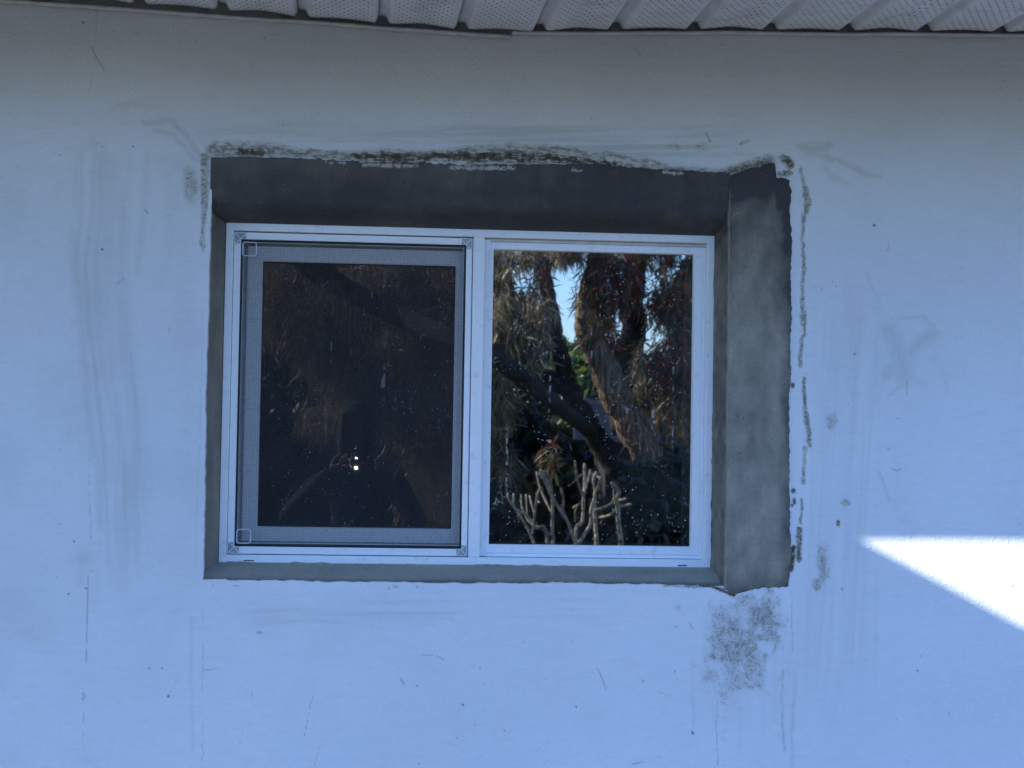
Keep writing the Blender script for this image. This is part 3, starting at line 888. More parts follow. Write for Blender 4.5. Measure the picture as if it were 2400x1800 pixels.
ux, uz = np.meshgrid(np.linspace(gx0 + .003, gx1 - .003, nx), np.linspace(gz0 + .004, gz1 - .003, nzz), indexing='ij')
uy = FY + .0125 + (vnoise(ux * 6, uz * 6, 91, 2) - .5) * .003 * np.sin(np.pi * (ux - gx0) / (gx1 - gx0)) * np.sin(np.pi * (uz - gz0) / (gz1 - gz0))
mesh_np("mesh_cloth", np.stack([ux, uy, uz], -1).reshape(-1, 3), grid_faces(nx, nzz, flip=True), mesh_mat, scr, True)
# moulded corner keys with a cross of ribs
CK = .0285
corner_shade_mat = simple('corner_shadow', (.42, .44, .47), .6, .1, 60)  # grey plate colour paints the shade of a recess behind the ribs
for cx, sxn in ((sx0, 1), (sx1, -1)):
    for cz, szn in ((sz0, 1), (sz1, -1)):
        b = MB(); y = FY + .0030
        L = CK if sxn > 0 else CK * .95
        b.bar((cx + sxn * .001, y, cz + szn * .0012), (cx + sxn * L, y, cz + szn * .0012), .0016, .006)
        b.bar((cx + sxn * .001, y, cz + szn * .0012), (cx + sxn * .001, y, cz + szn * L), .0016, .006)
        b.bar((cx + sxn * L, y, cz + szn * .001), (cx + sxn * L, y, cz + szn * SW), .0014, .006)
        b.bar((cx + sxn * .001, y, cz + szn * L), (cx + sxn * SW * .9, y, cz + szn * L), .0014, .006)
        b.bar((cx + sxn * .001, y, cz + szn * .001), (cx + sxn * .0165, y, cz + szn * .0165), .0018, .006)
        b.bar((cx + sxn * .0165, y, cz + szn * .0165), (cx + sxn * L, y, cz + szn * .002), .0016, .006)
        b.bar((cx + sxn * .0165, y, cz + szn * .0165), (cx + sxn * .002, y, cz + szn * L), .0016, .006)
        b.build("corner_key", vinyl, scr)
        MB().box(min(cx, cx + sxn * L), max(cx, cx + sxn * L), FY + .0046, FY + .0056, min(cz, cz + szn * SW * .95), max(cz, cz + szn * SW * .95)).box(
            min(cx, cx + sxn * SW * .85), max(cx, cx + sxn * SW * .85), FY + .0046, FY + .0056, min(cz + szn * SW, cz + szn * L), max(cz + szn * SW, cz + szn * L)).build("corner_shade_plate", corner_shade_mat, scr)
# rounded loops in the two left corners of the screen
for (px, py) in ((585, 584), (571, 1257)):
    p = at(px, py, FY + .012); cx, cz = p[0], p[2] - SILL_Z
    pts = []
    h_, r_ = .0165, .006
    for qx, qz, a0 in ((1, 1, 0), (-1, 1, 90), (-1, -1, 180), (1, -1, 270)):
        for a in (0, 30, 60, 90):
            an = math.radians(a0 + a)
            pts.append((cx + qx * (h_ - r_) + r_ * math.cos(an), FY + .0095, cz + qz * (h_ - r_) + r_ * math.sin(an)))
    pts.append(pts[0])
    MB().tube(pts, .0014, 6, cap=False).build("pull_loop", simple("clear_plastic", (.66, .70, .76), .4), scr)

# sliding sash behind the screen, double glazed
lx0, lx1 = x0 + .019, mu0 + .012
SY = FY + .030
l_l, l_r = lx(610.5, SY), lx(1063.5, SY)
sash_bot = float(at(820, 1236.5, SY)[2]) - SILL_Z; sash_top = float(at(820, 617.5, SY)[2]) - SILL_Z
sash = MB().ring(lx0, lx1, iz0 + .001, iz1 - .001, (l_l - lx0, lx1 - l_r, sash_bot - iz0 - .001, iz1 - .001 - sash_top),
                 [(0, SY + .012), (.42, SY + .012), (.46, SY), (.97, SY), (1, SY + .003), (1, SY + .03), (0, SY + .03)]).build("sash", vinyl, win, bevel=.001)
sash["label"] = "sliding sash behind the insect screen"
for tilt, y in ((.0027 + .0016, SY + .008), (-.0027 + .0016, SY + .022)):
    pz = (sash_bot + sash_top) / 2
    hh = (sash_top - sash_bot) / 2 + .004
    mb = MB()
    vs = [mb.bm.verts.new((xx_, y + tilt * zz_, pz + zz_)) for xx_, zz_ in ((l_l - .003, -hh), (l_r + .003, -hh), (l_r + .003, hh), (l_l - .003, hh))]
    mb.bm.faces.new(vs)
    mb.build("pane", glass_screened, sash)
MB().ring(l_l, l_r, sash_bot, sash_top, (.0022, .0022, .003, .003), [(0, SY + .004), (1, SY + .0045), (1, SY + .007), (0, SY + .007)]).build("glazing_seal", rubber, sash)

# fixed sash on the right
RY = FY + .022
fx0, fx1 = mu1 - .012, x1 - .0168
g_l, g_r = lx(1152.0, RY), lx(1624.5, RY)
g_b = float(at(1370, 1278.5, RY)[2]) - SILL_Z; g_t = float(at(1370, 589.5, RY)[2]) - SILL_Z
fixed = MB().ring(fx0, fx1, iz0 + .001, iz1 - .008, (g_l - fx0, fx1 - g_r, g_b - iz0 - .001, iz1 - .008 - g_t),
                  [(0, RY + .004), (.30, RY + .004), (.32, RY), (.98, RY), (1, RY + .0015), (1, RY + .024), (0, RY + .024)]).build("sash", vinyl, win, bevel=.001)
fixed["label"] = "fixed sash on the right half"
MB().box(mu1 - .001, mu1 + .016, RY - .003, RY + .02, iz0 + .004, iz1 - .004).build("interlock", vinyl, fixed, bevel=.0008)
MB().box(mu1 + .003, fx1, RY - .001, RY + .018, iz1 - .0075, iz1 - .001).build("head_track", grey_vinyl, fixed)
MB().ring(g_l, g_r, g_b, g_t, (.002, .021, .0065, .012), [(0, RY + .010), (.35, RY + .016), (.42, RY + .013), (.75, RY + .019), (1, RY + .022), (1, RY + .03), (0, RY + .03)]).build("glazing_bead", grey_vinyl, fixed)
PYR = GLASS_Y - .008
MB().box(g_l - .004, g_r + .004, FY + .034, FY + .0345, g_b - .004, g_t + .004).build("pane", glass_clear, fixed)

# dark room behind the window
room = MB()
room.box(-2.6, 2.6, 0.20, 3.4, 0.0, 2.6)
for f in list(room.bm.faces):
    f.normal_flip()
rm = room.bm
bmesh.ops.delete(rm, geom=[f for f in rm.faces if all(abs(v.co.y - .20) < 1e-6 for v in f.verts)], context='FACES_ONLY')
rme = bpy.data.meshes.new("room_interior"); rm.to_mesh(rme); rm.free()
room_o = link("room_interior", rme, simple("dim_interior_paint", (.09, .095, .12), .8, .1, 3))
room_o["kind"] = "structure"; room_o["label"] = "dark room behind the window"
lin = MB()
lin.box(-2.6, -.70, .105, .20, 0, 2.6).box(.70, 2.6, .105, .20, 0, 2.6).box(-.70, .70, .105, .20, 0, SILL_Z - .02).box(-.70, .70, .105, .20, ZT + .02, 2.6)
lin_o = lin.build("inner_wall_lining", simple("plasterboard", (.25, .25, .27), .8))
lin_o["kind"] = "structure"

# ------------------------------------------------------------------ eave: soffit panels, trim, fascia, gutter, roof
eave = thing("roof_eave", "pale ribbed vented soffit along the top of the wall", "eave", (0, 0, 2.55))
EO = np.array([0, 0, 2.55])
OUT = 0.905
line = np.array([(-900, -60), (-420, -42), (-140, -20), (150, -2), (340, 11), (400, 15.5), (520, 25), (707, 41), (893, 56), (1072, 70), (1245, 75.5), (1440, 70.5), (1623, 70), (1802, 71.5), (1982, 73), (2160, 74), (2340, 76.5), (2520, 79), (2800, 83), (3300, 90)])
ribs = [-761, -579, -397, -215, -33, 148, 327, 521, 707, 895, 1080, 1262, 1440, 1623, 1802, 1982, 2162, 2340, 2520, 2702, 2884, 3066]
YW = -0.016
SLOPE = 0.025


def soff(px):
    return at(px, np.interp(px, line[:, 0], line[:, 1]), YW)


m = N("vented_vinyl_soffit")
uvn = m.node("ShaderNodeUVMap", uv_map="UVMap")
sx = m.node("ShaderNodeSeparateXYZ"); m.t.links.new(uvn.outputs[0], sx.inputs[0])
u = m.math('DIVIDE', sx.outputs[0], .0185); v = m.math('DIVIDE', sx.outputs[1], .0200)
row = m.math('FLOOR', v)
odd = m.math('MULTIPLY', m.math('MODULO', row, 2.0), .5)
fu = m.math('SUBTRACT', m.math('FRACT', m.math('ADD', u, odd)), .5)
fv = m.math('SUBTRACT', m.math('FRACT', v), .5)
dd = m.math('ADD', m.math('POWER', m.math('DIVIDE', fu, .14), 2.0), m.math('POWER', m.math('DIVIDE', fv, .20), 2.0))
holes = m.ramp(dd, 1.1, .7)
zone = m.math('MULTIPLY', m.math('GREATER_THAN', sx.outputs[0], .018), m.math('LESS_THAN', sx.outputs[0], sx.outputs[2]))
uv2 = m.node("ShaderNodeAttribute", attribute_name="zone")
holes = m.math('MULTIPLY', holes, uv2.outputs["Fac"])
c = m.coord()
base_c = m.mix(m.ramp(m.noise(c, 14, 4.0), .3, .7), (.62, .62, .66), (.71, .71, .75))
grime = m.math('ADD', m.ramp(m.noise(c, 90, 3.0), .63, .74), m.ramp(m.noise(c, 9, 4.0, .65), .52, .75), clamp=True)
base_c = m.mix(m.math('MULTIPLY', grime, .42), base_c, (.25, .25, .24))
col = m.mix(m.math('MULTIPLY', holes, .93), base_c, (.02, .02, .025))
soffit_mat = m.done(col, .5, .35, m.bump(m.math('SUBTRACT', m.noise(c, 60, 2.0), holes), .25, .001))
trim_mat = simple("painted_trim", (.55, .56, .57), .5, .1, 30)

for i in range(len(ribs) - 1):
    a, b = ribs[i], ribs[i + 1]
    # cross profile: half groove, flat (bowed), half groove  (photo px across, height in m above the flat)
    gw = 15.5
    offs = [(a - 7, .0175), (a + 7, .0175), (a + 11, .013), (a + gw, .004), (a + gw + 6, .0005)]
    for q in np.linspace(.08, .92, 11):
        offs.append((a + gw + 6 + (b - a - 2 * gw - 10) * q, .0055 * math.sin(math.pi * q) ** 1.2 * (1.2 if i % 2 else .75)))
    offs += [(b - gw - 3, .0), (b - gw + 2, .0035), (b - 8, .0165)]
    ys = np.r_[0, np.linspace(.03, .25, 9), np.linspace(.3, OUT, 6)]
    P = np.zeros((len(offs), len(ys), 3)); ZN = np.zeros((len(offs), len(ys))); UV = np.zeros((len(offs), len(ys), 2))
    pL = soff(a)
    for k, (px, dz) in enumerate(offs):
        p = soff(px)
        for j, yy in enumerate(ys):
            bow = dz if dz > .006 or (k < 5) or k > 15 else dz * math.exp(-yy / .05)
            P[k, j] = (p[0], YW - yy, p[2] + bow - SLOPE * yy)
            UV[k, j] = (p[0] - pL[0], yy)
            ZN[k, j] = 1.0 if 5 <= k <= 15 else 0.0
    o = mesh_np("soffit_panel", P.reshape(-1, 3) - EO, grid_faces(len(offs), len(ys)), soffit_mat, eave, False)
    sol = o.modifiers.new("thick", 'SOLIDIFY'); sol.thickness = .0012; sol.offset = 1
    at_ = o.data.attributes.new("zone", 'FLOAT', 'POINT'); at_.data.foreach_set("value", ZN.ravel().astype(np.float32))
    uvl = o.data.uv_layers.new(name="UVMap")
    li = np.zeros(len(o.data.loops), np.int32); o.data.loops.foreach_get("vertex_index", li)
    uvl.data.foreach_set("uv", UV.reshape(-1, 2)[li].ravel().astype(np.float32))


def channel(pts, name, lip, back):
    """J-shaped receiving trim along the wall, lower lip at the photo polyline"""
    P = []
    for k, (px, py) in enumerate(pts):
        q = at(px, py, -.022)
        w = (vnoise(px / 90.0, 0.0, 81, 2) - .5) * .003
        for (yy, dz) in ((-.0035, .034), (-.0035, .0015), (-.021, .0012), (-.0225, .0045), (-.0245, .0045), (-.0245, -.0012), (-.001, -.0014), (-.001, .034)):
            P.append((q[0], yy, q[2] + dz * lip + w))
    P = np.array(P).reshape(len(pts), 8, 3)
    P = np.concatenate([P, P[:, :1]], 1)
    return mesh_np(name, P.reshape(-1, 3) - EO, grid_faces(len(pts), 9), back, eave, False)


lt = [(px, 1.2 + 0.0716 * px) for px in np.linspace(-700, 1196, 76)]
channel(lt, "trim_strip", 1.0, trim_mat)
rt = [(px, np.interp(px, [1180, 1420, 1700, 2000, 2300, 2600], [76.5, 77.5, 77.5, 80, 83, 86]) + math.sin(px / 97) * .8) for px in np.linspace(1200, 3000, 70)]
channel(rt, "trim_strip", 1.0, trim_mat)
zs_ = 2.60
MB().box(-5.2, 6.2, -OUT - .045, -OUT - .018, zs_ - .10 - 2.55, zs_ + .06 - 2.55).build("fascia_board", simple("white_fascia", (.72, .72, .71), .5), eave)
g = MB()
gut = [(-OUT - .047, .05), (-OUT - .047, -.06), (-OUT - .10, -.06), (-OUT - .13, -.005), (-OUT - .13, .045), (-OUT - .124, .045), (-OUT - .124, -.002), (-OUT - .098, -.054), (-OUT - .053, -.054), (-OUT - .053, .05)]
GV = np.array([(x, y, z) for x in (-5.2, 6.2) for (y, z) in gut]); nG = len(gut)
me = bpy.data.meshes.new("gutter")
me.from_pydata([tuple(v) for v in GV], [], [(i, (i + 1) % nG, nG + (i + 1) % nG, nG + i) for i in range(nG)] + [tuple(range(nG)), tuple(range(2 * nG - 1, nG - 1, -1))])
link("gutter", me, simple("gutter_paint", (.70, .70, .70), .4), eave)
me = bpy.data.meshes.new("roof_deck")
rv = [(-5.3, -OUT - .06, .075), (6.3, -OUT - .06, .075), (6.3, 4.6, 1.95), (-5.3, 4.6, 1.95), (-5.3, -OUT - .06, .12), (6.3, -OUT - .06, .12), (6.3, 4.6, 2.0), (-5.3, 4.6, 2.0)]
me.from_pydata(rv, [], [(0, 1, 2, 3), (7, 6, 5, 4), (0, 4, 5, 1), (1, 5, 6, 2), (2, 6, 7, 3), (3, 7, 4, 0)])
link("roof_deck", me, simple("roof_shingles", (.16, .15, .15), .9, .3, 25), eave)

# unseen sheet added to block the sun, leaving one lit wedge on the wall
A0 = at(1968, 1238, 0.0)
ZS = 3.0
tk = (ZS - A0[2]) / SUN[2]
P0 = A0 + SUN * tk
m_ = -0.505
q_ = -SUN[1]
bslope = m_ * q_ / (SUN[2] - m_ * SUN[0])
near = [(-5.4, -1.24), (-4.2, -1.31), (-3.0, -1.32), (-2.2, -1.31), (-1.75, -1.30)]
for tt_ in np.linspace(-.03, .46, 24):
    bend = .05 * math.exp(-((tt_ + .03) / .018) ** 2)
    near.append((P0[0] + tt_ - bend * .4, P0[1] + bslope * tt_ - bend * .5))
hem = near
sv = []
for i, (x, y) in enumerate(hem):
    yf = min(-2.75 - .1 * math.sin((x + 5.4) / 5 * math.pi), y - .03)
    for t_ in (0, .25, .5, .75, 1.0):
        sv.append((x, y + (yf - y) * t_, ZS - .04 * math.sin(math.pi * t_)))
blocker_root = thing("sun_blocker", "added unseen sun blocker, a sand-coloured sheet between posts beyond the gutter", "shade sail", (float(P0[0]), float(P0[1]), 0))
off_ = np.array([P0[0], P0[1], 0])
so_ = mesh_np("blocker_sheet", np.array(sv) - off_, grid_faces(len(hem), 5), simple("blocker_fabric", (.55, .50, .42), .8, .08, 40), blocker_root, True)
so_.modifiers.new("thick", 'SOLIDIFY').thickness = .004
for (x, y) in ((hem[0][0] - .1, hem[0][1] - .7), (hem[-1][0] + .1, hem[-1][1] - .05)):
    MB().tube([(x - off_[0], y - off_[1], 0), (x - off_[0], y - off_[1], 3.05)], .04, 12).build("post", simple("galvanised_steel", (.4, .4, .4), .4), blocker_root, True)  # added posts that carry the unseen blocker

# ------------------------------------------------------------------ garden behind the camera, seen mirrored in the panes
m = N("yard_soil")
c = m.coord()
col = m.mix(m.ramp(m.noise(c, .9, 5.0), .4, .62), (.06, .06, .04), (.12, .105, .08))
col = m.mix(m.ramp(m.noise(c, 45, 3.0), .4, .7), col, m.mix(.5, col, (.045, .06, .022)))
ground_mat = m.done(col, .95, .2, m.bump(m.noise(c, 30, 4.0), .7, .03))
me = bpy.data.meshes.new("ground")
me.from_pydata([(-400, -400, 0), (400, -400, 0), (400, 400, 0), (-400, 400, 0)], [], [(0, 1, 2, 3)])
link("ground", me, ground_mat)["kind"] = "structure"
me = bpy.data.meshes.new("concrete_path")
pm = MB().box(-5.2, 6.2, -1.5, -.01, .004, .05)
po = pm.build("concrete_path", simple("path_concrete", (.21, .21, .20), .9, .15, 8, bump=.3))
po["kind"] = "structure"


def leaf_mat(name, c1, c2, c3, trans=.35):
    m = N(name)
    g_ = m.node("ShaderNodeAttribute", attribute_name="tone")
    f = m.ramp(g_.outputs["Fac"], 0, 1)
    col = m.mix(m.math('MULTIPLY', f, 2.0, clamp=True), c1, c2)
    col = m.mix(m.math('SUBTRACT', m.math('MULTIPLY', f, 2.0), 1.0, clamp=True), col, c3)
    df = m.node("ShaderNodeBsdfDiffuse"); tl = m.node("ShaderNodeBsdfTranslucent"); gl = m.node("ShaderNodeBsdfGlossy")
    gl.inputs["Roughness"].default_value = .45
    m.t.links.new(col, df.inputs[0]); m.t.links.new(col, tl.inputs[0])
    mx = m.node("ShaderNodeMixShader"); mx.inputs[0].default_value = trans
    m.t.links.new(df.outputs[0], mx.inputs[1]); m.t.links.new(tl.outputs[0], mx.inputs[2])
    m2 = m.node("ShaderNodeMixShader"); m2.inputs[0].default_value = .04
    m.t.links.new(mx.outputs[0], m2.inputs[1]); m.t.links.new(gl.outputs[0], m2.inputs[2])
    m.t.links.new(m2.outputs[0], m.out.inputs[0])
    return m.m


def leaves(name, centers, length, width, droop, mat, parent, seed=1, tone=None, spread=1.0):
    r = np.random.default_rng(seed)
    n = len(centers)
    d = r.normal(size=(n, 3)) * spread
    d[:, 2] -= droop * (0.5 + r.random(n))
    d /= np.linalg.norm(d, axis=1)[:, None] + 1e-9
    s = np.cross(d, r.normal(size=(n, 3))); s /= np.linalg.norm(s, axis=1)[:, None] + 1e-9
    L = (length * (.55 + .9 * r.random(n)))[:, None]; Wd = (width * (.6 + .8 * r.random(n)))[:, None]
    a = centers; b = centers + d * L * .5 + s * Wd * .5; e = centers + d * L + np.array([0, 0, -1]) * L * .12; f = centers + d * L * .5 - s * Wd * .5
    V = np.stack([a, b, e, f], 1).reshape(-1, 3)
    o = mesh_np(name, V, np.arange(4 * n).reshape(n, 4), mat, parent)
    tn = r.random(n) if tone is None else np.clip(tone + r.normal(size=n) * .18, 0, 1)
    at_ = o.data.attributes.new("tone", 'FLOAT', 'POINT'); at_.data.foreach_set("value", np.repeat(tn, 4).astype(np.float32))
    return o


def blob(r, n, px, py, rx, ry, k, dk, clump=14):
    """leaf positions in a cloud whose mirror image covers an ellipse of the photo"""
    cl = r.normal(size=(clump, 3)) * .55
    idx = r.integers(0, clump, n)
    q = cl[idx] + r.normal(size=(n, 3)) * .22
    q /= np.maximum(1, np.linalg.norm(q, axis=1))[:, None] ** .6
    return behind(px + q[:, 0] * rx, py + q[:, 1] * ry, k + q[:, 2] * dk)


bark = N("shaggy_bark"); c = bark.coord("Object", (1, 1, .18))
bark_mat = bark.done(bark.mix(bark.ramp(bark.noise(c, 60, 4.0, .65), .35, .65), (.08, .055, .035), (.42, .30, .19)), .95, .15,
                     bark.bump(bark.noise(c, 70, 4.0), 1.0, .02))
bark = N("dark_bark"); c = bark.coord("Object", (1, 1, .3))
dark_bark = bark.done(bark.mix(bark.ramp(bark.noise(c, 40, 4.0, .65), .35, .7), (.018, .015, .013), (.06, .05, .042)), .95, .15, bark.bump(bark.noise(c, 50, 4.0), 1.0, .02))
lf_brown = leaf_mat("dry_olive_leaves", (.07, .065, .03), (.20, .155, .075), (.42, .31, .17))
lf_red = leaf_mat("bottlebrush_leaves", (.06, .06, .028), (.16, .11, .06), (.46, .08, .055))
lf_green = leaf_mat("green_leaves", (.03, .06, .018), (.08, .14, .035), (.22, .28, .07))
lf_dark = leaf_mat("shaded_leaves", (.008, .014, .007), (.02, .03, .012), (.045, .05, .02), .2)  # near-black leaf colours with the shade of the growth painted in

KT = 9.6


def limb(pts, k, r0, r1, n=8, sides=9, seed=1, rough=.25):
    w = np.array([behind(p[0], p[1], k + (p[2] if len(p) > 2 else 0)) for p in pts])
    w = smooth_path(w, n)
    rr = np.linspace(r0, r1, len(w))
    return w, rr


rg = np.random.default_rng(77)
base_p = behind(1585, 1560, KT); base_p[2] = 0
tree = thing("bottlebrush_tree", "forked bottlebrush tree with shaggy trunk mirrored in the right pane", "tree", tuple(base_p))
TB = np.array(base_p)
tr_ = MB()
for pts, r0, r1, sd in [
    ([(1585, 1600), (1575, 1400), (1550, 1200), (1535, 1120), (1500, 1035), (1452, 944), (1404, 835), (1378, 770), (1378, 715), (1392, 640), (1405, 560), (1410, 460)], .17, .06, 1)]:
    w, rr = limb(pts, KT, r0, r1, sides=10); w[0][2] = -.02
    tr_.tube(w - TB, rr, 10, rough=.35, seed=sd)
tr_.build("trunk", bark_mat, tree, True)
for pts, r0, r1, sd in [
    ([(1470, 1130), (1420, 1060), (1367, 976), (1325, 880), (1300, 790), (1285, 705), (1264, 600), (1240, 480)], .105, .05, 2),
    ([(1470, 1010, .3), (1454, 868, .5), (1484, 781, .6), (1481, 694, .6), (1494, 591, .6), (1500, 450, .7)], .13, .075, 3),
    ([(1380, 1010, -.3), (1300, 945, -1.2), (1215, 880, -1.7), (1150, 828, -1.8), (1060, 770, -1.6), (940, 720, -1.0), (840, 670, -.8), (740, 610, -.7), (640, 540, -.5)], .055, .085, 4),
    ([(1480, 690, .6), (1430, 640, .7), (1400, 560, .8), (1390, 480, .8)], .05, .03, 5),
    ([(1330, 900, 0), (1230, 880, 0), (1160, 860, 0)], .09, .07, 6)]:
    w, rr = limb(pts, KT, r0, r1)
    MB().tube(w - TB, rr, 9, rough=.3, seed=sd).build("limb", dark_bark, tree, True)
# peeling strips on the sunlit trunk
sp_path = smooth_path(np.array([behind(p[0], p[1], KT - .14) for p in [(1560, 1230), (1535, 1120), (1505, 1035), (1459, 944), (1410, 835), (1388, 770), (1380, 720)]]), 30)
ii = rg.integers(0, len(sp_path) - 1, 520)
cen = sp_path[ii] + rg.normal(size=(520, 3)) * np.array([.04, .045, .04])
leaves("bark_strips", cen - TB, .15, .010, 2.6, leaf_mat("bark_strip", (.12, .08, .05), (.36, .25, .155), (.62, .46, .31), .15), tree, 5, spread=.55)
cl_b, cl_r = [], []
for px, py, rx, ry, n_, kk, red in [
    (1205, 770, 75, 95, 2600, -.9, 0), (1170, 930, 60, 150, 2200, -.9, 0), (1262, 720, 22, 100, 900, -.5, 1), (1165, 650, 30, 80, 900, -.5, 0), (1215, 600, 30, 22, 260, -.3, 0), (1215, 740, 30, 50, 500, -.3, 0), (1330, 580, 40, 26, 420, 0, 0), (1300, 600, 24, 12, 120, 0, 0), (1345, 560, 50, 22, 500, 0, 1), (1430, 660, 65, 80, 1500, .2, 1), (1400, 740, 40, 60, 800, .2, 1),
    (1555, 660, 60, 90, 1800, .2, 1), (1590, 850, 45, 150, 2200, 0, 1), (1520, 560, 80, 40, 1100, .2, 1), (1400, 545, 120, 30, 500, 0, 1), (1590, 1010, 40, 130, 1300, .1, 0), (1500, 900, 40, 110, 900, .5, 0),
    (640, 680, 90, 110, 1700, -.6, 0), (770, 740, 120, 110, 2000, -.6, 0), (880, 640, 150, 60, 1900, 0, 0), (980, 700, 100, 110, 2100, 0, 1), (860, 850, 110, 100, 2200, -.5, 0), (830, 920, 130, 60, 1500, -.9, 0),
    (960, 940, 90, 90, 1200, -.5, 0), (1030, 850, 60, 200, 1900, -.2, 0), (1000, 1080, 60, 110, 900, -.2, 0),  (1100, 780, 60, 200, 1400, -.3, 0)]:
    (cl_r if red else cl_b).append(blob(rg, n_, px, py, rx * 1.15, ry * 1.1, KT + kk, .55))
leaves("crown", np.vstack(cl_b) - TB, .13, .013, 1.6, lf_brown, tree, 6)["label"] = "drooping olive-brown foliage"
leaves("crown", np.vstack(cl_r) - TB, .12, .013, 1.2, lf_red, tree, 7, tone=np.random.default_rng(3).random(sum(len(q) for q in cl_r)) ** 2.2)["label"] = "reddish bottlebrush foliage"


def shrub(name, label, cat, px, py, rx, ry, k, dk, n_, mat, length, width, droop, seed, group=None, clump=26, stem=True):
    r = np.random.default_rng(seed)
    c0 = behind(px, py, k); b = np.array([c0[0], c0[1], 0.0])
    root = thing(name, label, cat, tuple(b), group)
    pts = blob(r, n_, px, py, rx, ry, k, dk, clump)
    pts = pts[pts[:, 2] > .02]
    leaves("crown", pts - b, length, width, droop, mat, root, seed)
    if stem:
        s_ = MB()
        for q in range(4):
            e = pts[r.integers(0, len(pts))]
            w = smooth_path(np.array([b + r.normal(size=3) * [.08, .08, 0], b * .5 + e * .5 + r.normal(size=3) * .08, e]), 4)
            s_.tube(w - b, np.linspace(.05, .012, len(w)), 6)
        s_.build("trunk", dark_bark, root, True)
    return root


shrub("green_bush", "sunlit green bush mirrored between the tree's trunks", "bush", 1380, 900, 75, 85, 14.2, .9, 3600, lf_green, .16, .06, .5, 31)
for q, (px, py, rx, ry, k, lab) in enumerate([
    (560, 1130, 260, 200, 13.0, "broad dark shrub mirrored low in the screened pane"),
    (860, 1150, 240, 170, 13.6, "dark shrub mirrored behind the photographer"),
    (1130, 1150, 220, 190, 12.8, "dark shrub mirrored left of the forked trunk"),
    (1650, 1130, 230, 200, 13.2, "dark shrub mirrored at the right edge of the clear pane"),
    (1400, 1210, 260, 150, 12.6, "low dark shrub mirrored behind the bare stems"),
    (1560, 1225, 95, 130, 8.3, "dark shrub mirrored in front of the shaggy trunk's foot")]):
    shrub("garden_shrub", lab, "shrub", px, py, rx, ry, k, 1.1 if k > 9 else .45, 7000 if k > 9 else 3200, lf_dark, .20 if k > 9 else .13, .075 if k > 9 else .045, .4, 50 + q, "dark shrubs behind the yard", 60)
for q, (px, py, rx, ry, k, lab) in enumerate([
    (700, 760, 330, 260, 20, "tall shaded tree mirrored high in the screened pane"),
    (1030, 820, 140, 260, 21, "shaded tree mirrored beside the window post"),
    (1735, 820, 130, 300, 20.5, "tall shaded tree mirrored at the clear pane's right side")]):
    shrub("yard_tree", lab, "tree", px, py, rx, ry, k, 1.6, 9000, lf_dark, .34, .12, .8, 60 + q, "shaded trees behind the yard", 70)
# hedge that closes the yard
hb = MB()
HX = np.linspace(-14, 16, 61); HZg = np.linspace(0, 1, 7)
hy = 2 * GLASS_Y - (GLASS_Y + 24)
hv = []
for x in HX:
    top = 3.2 + (vnoise(x * .5, 1.0, 99, 3) - .5) * .9
    for zt in HZg:
        hv.append((x, hy + .9 * math.sin(zt * math.pi / 2) * -1 + (vnoise(x * 1.4, zt * 4, 98, 2) - .5) * .7, top * zt))
hedge_root = thing("boundary_hedge", "clipped dark hedge closing the yard behind the trees", "hedge", (0, hy, 0))
hcore = np.array(hv) - np.array([0, hy, 0])
mesh_np("inner_growth", hcore, grid_faces(61, 7), simple("hedge_core", (.012, .018, .008), .95, .3, 8), hedge_root)  # core colour almost black, painting the shade inside the hedge
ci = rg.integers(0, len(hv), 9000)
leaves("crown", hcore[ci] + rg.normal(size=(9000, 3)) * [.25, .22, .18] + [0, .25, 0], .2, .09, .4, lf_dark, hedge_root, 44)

# shed roof behind the trees
sc_ = behind(1440, 1000, 11.3)
shed = thing("garden_shed", "low shed with grey sloping roof mirrored beside the shaggy trunk", "shed", (float(sc_[0]), float(sc_[1]), 0))
pr_ = np.array([behind(p[0], p[1], 11.3) for p in [(1330, 930), (1500, 1000), (1510, 1030), (1395, 1008)]]) - np.array([sc_[0], sc_[1], 0])
x0r, x1r = pr_[:, 0].min() + .05, pr_[:, 0].max() + .6
zr0, zr1 = float(pr_[2, 2]), float(pr_[0, 2])
b = MB(); b.box(x0r + .30, x1r - .10, -.8, -.12, 0, zr0 - .03)
b.build("wall", simple("shed_boards", (.018, .018, .018), .9), shed)
me = bpy.data.meshes.new("roof")
me.from_pydata([(x0r, 0, zr1), (x1r, 0, zr0), (x1r, -.9, zr0), (x0r, -.9, zr1), (x0r, 0, zr1 + .03), (x1r, 0, zr0 + .03), (x1r, -.9, zr0 + .03), (x0r, -.9, zr1 + .03)], [],
               [(0, 1, 5, 4), (1, 2, 6, 5), (2, 3, 7, 6), (3, 0, 4, 7), (4, 5, 6, 7), (3, 2, 1, 0)])
link("roof", me, simple("grey_roofing", (.24, .24, .26), .7, .1, 12), shed)
me = bpy.data.meshes.new("gable_board")
me.from_pydata([(x0r + .02, -.03, zr0 - .02), (x1r - .02, -.03, zr0 - .02), (x1r - .02, -.03, zr0 - .003), (x0r + .02, -.03, zr1 - .003)], [], [(0, 1, 2, 3)])
link("gable_board", me, simple("gable_paint", (.17, .16, .18), .7), shed).modifiers.new("thick", 'SOLIDIFY').thickness = .02

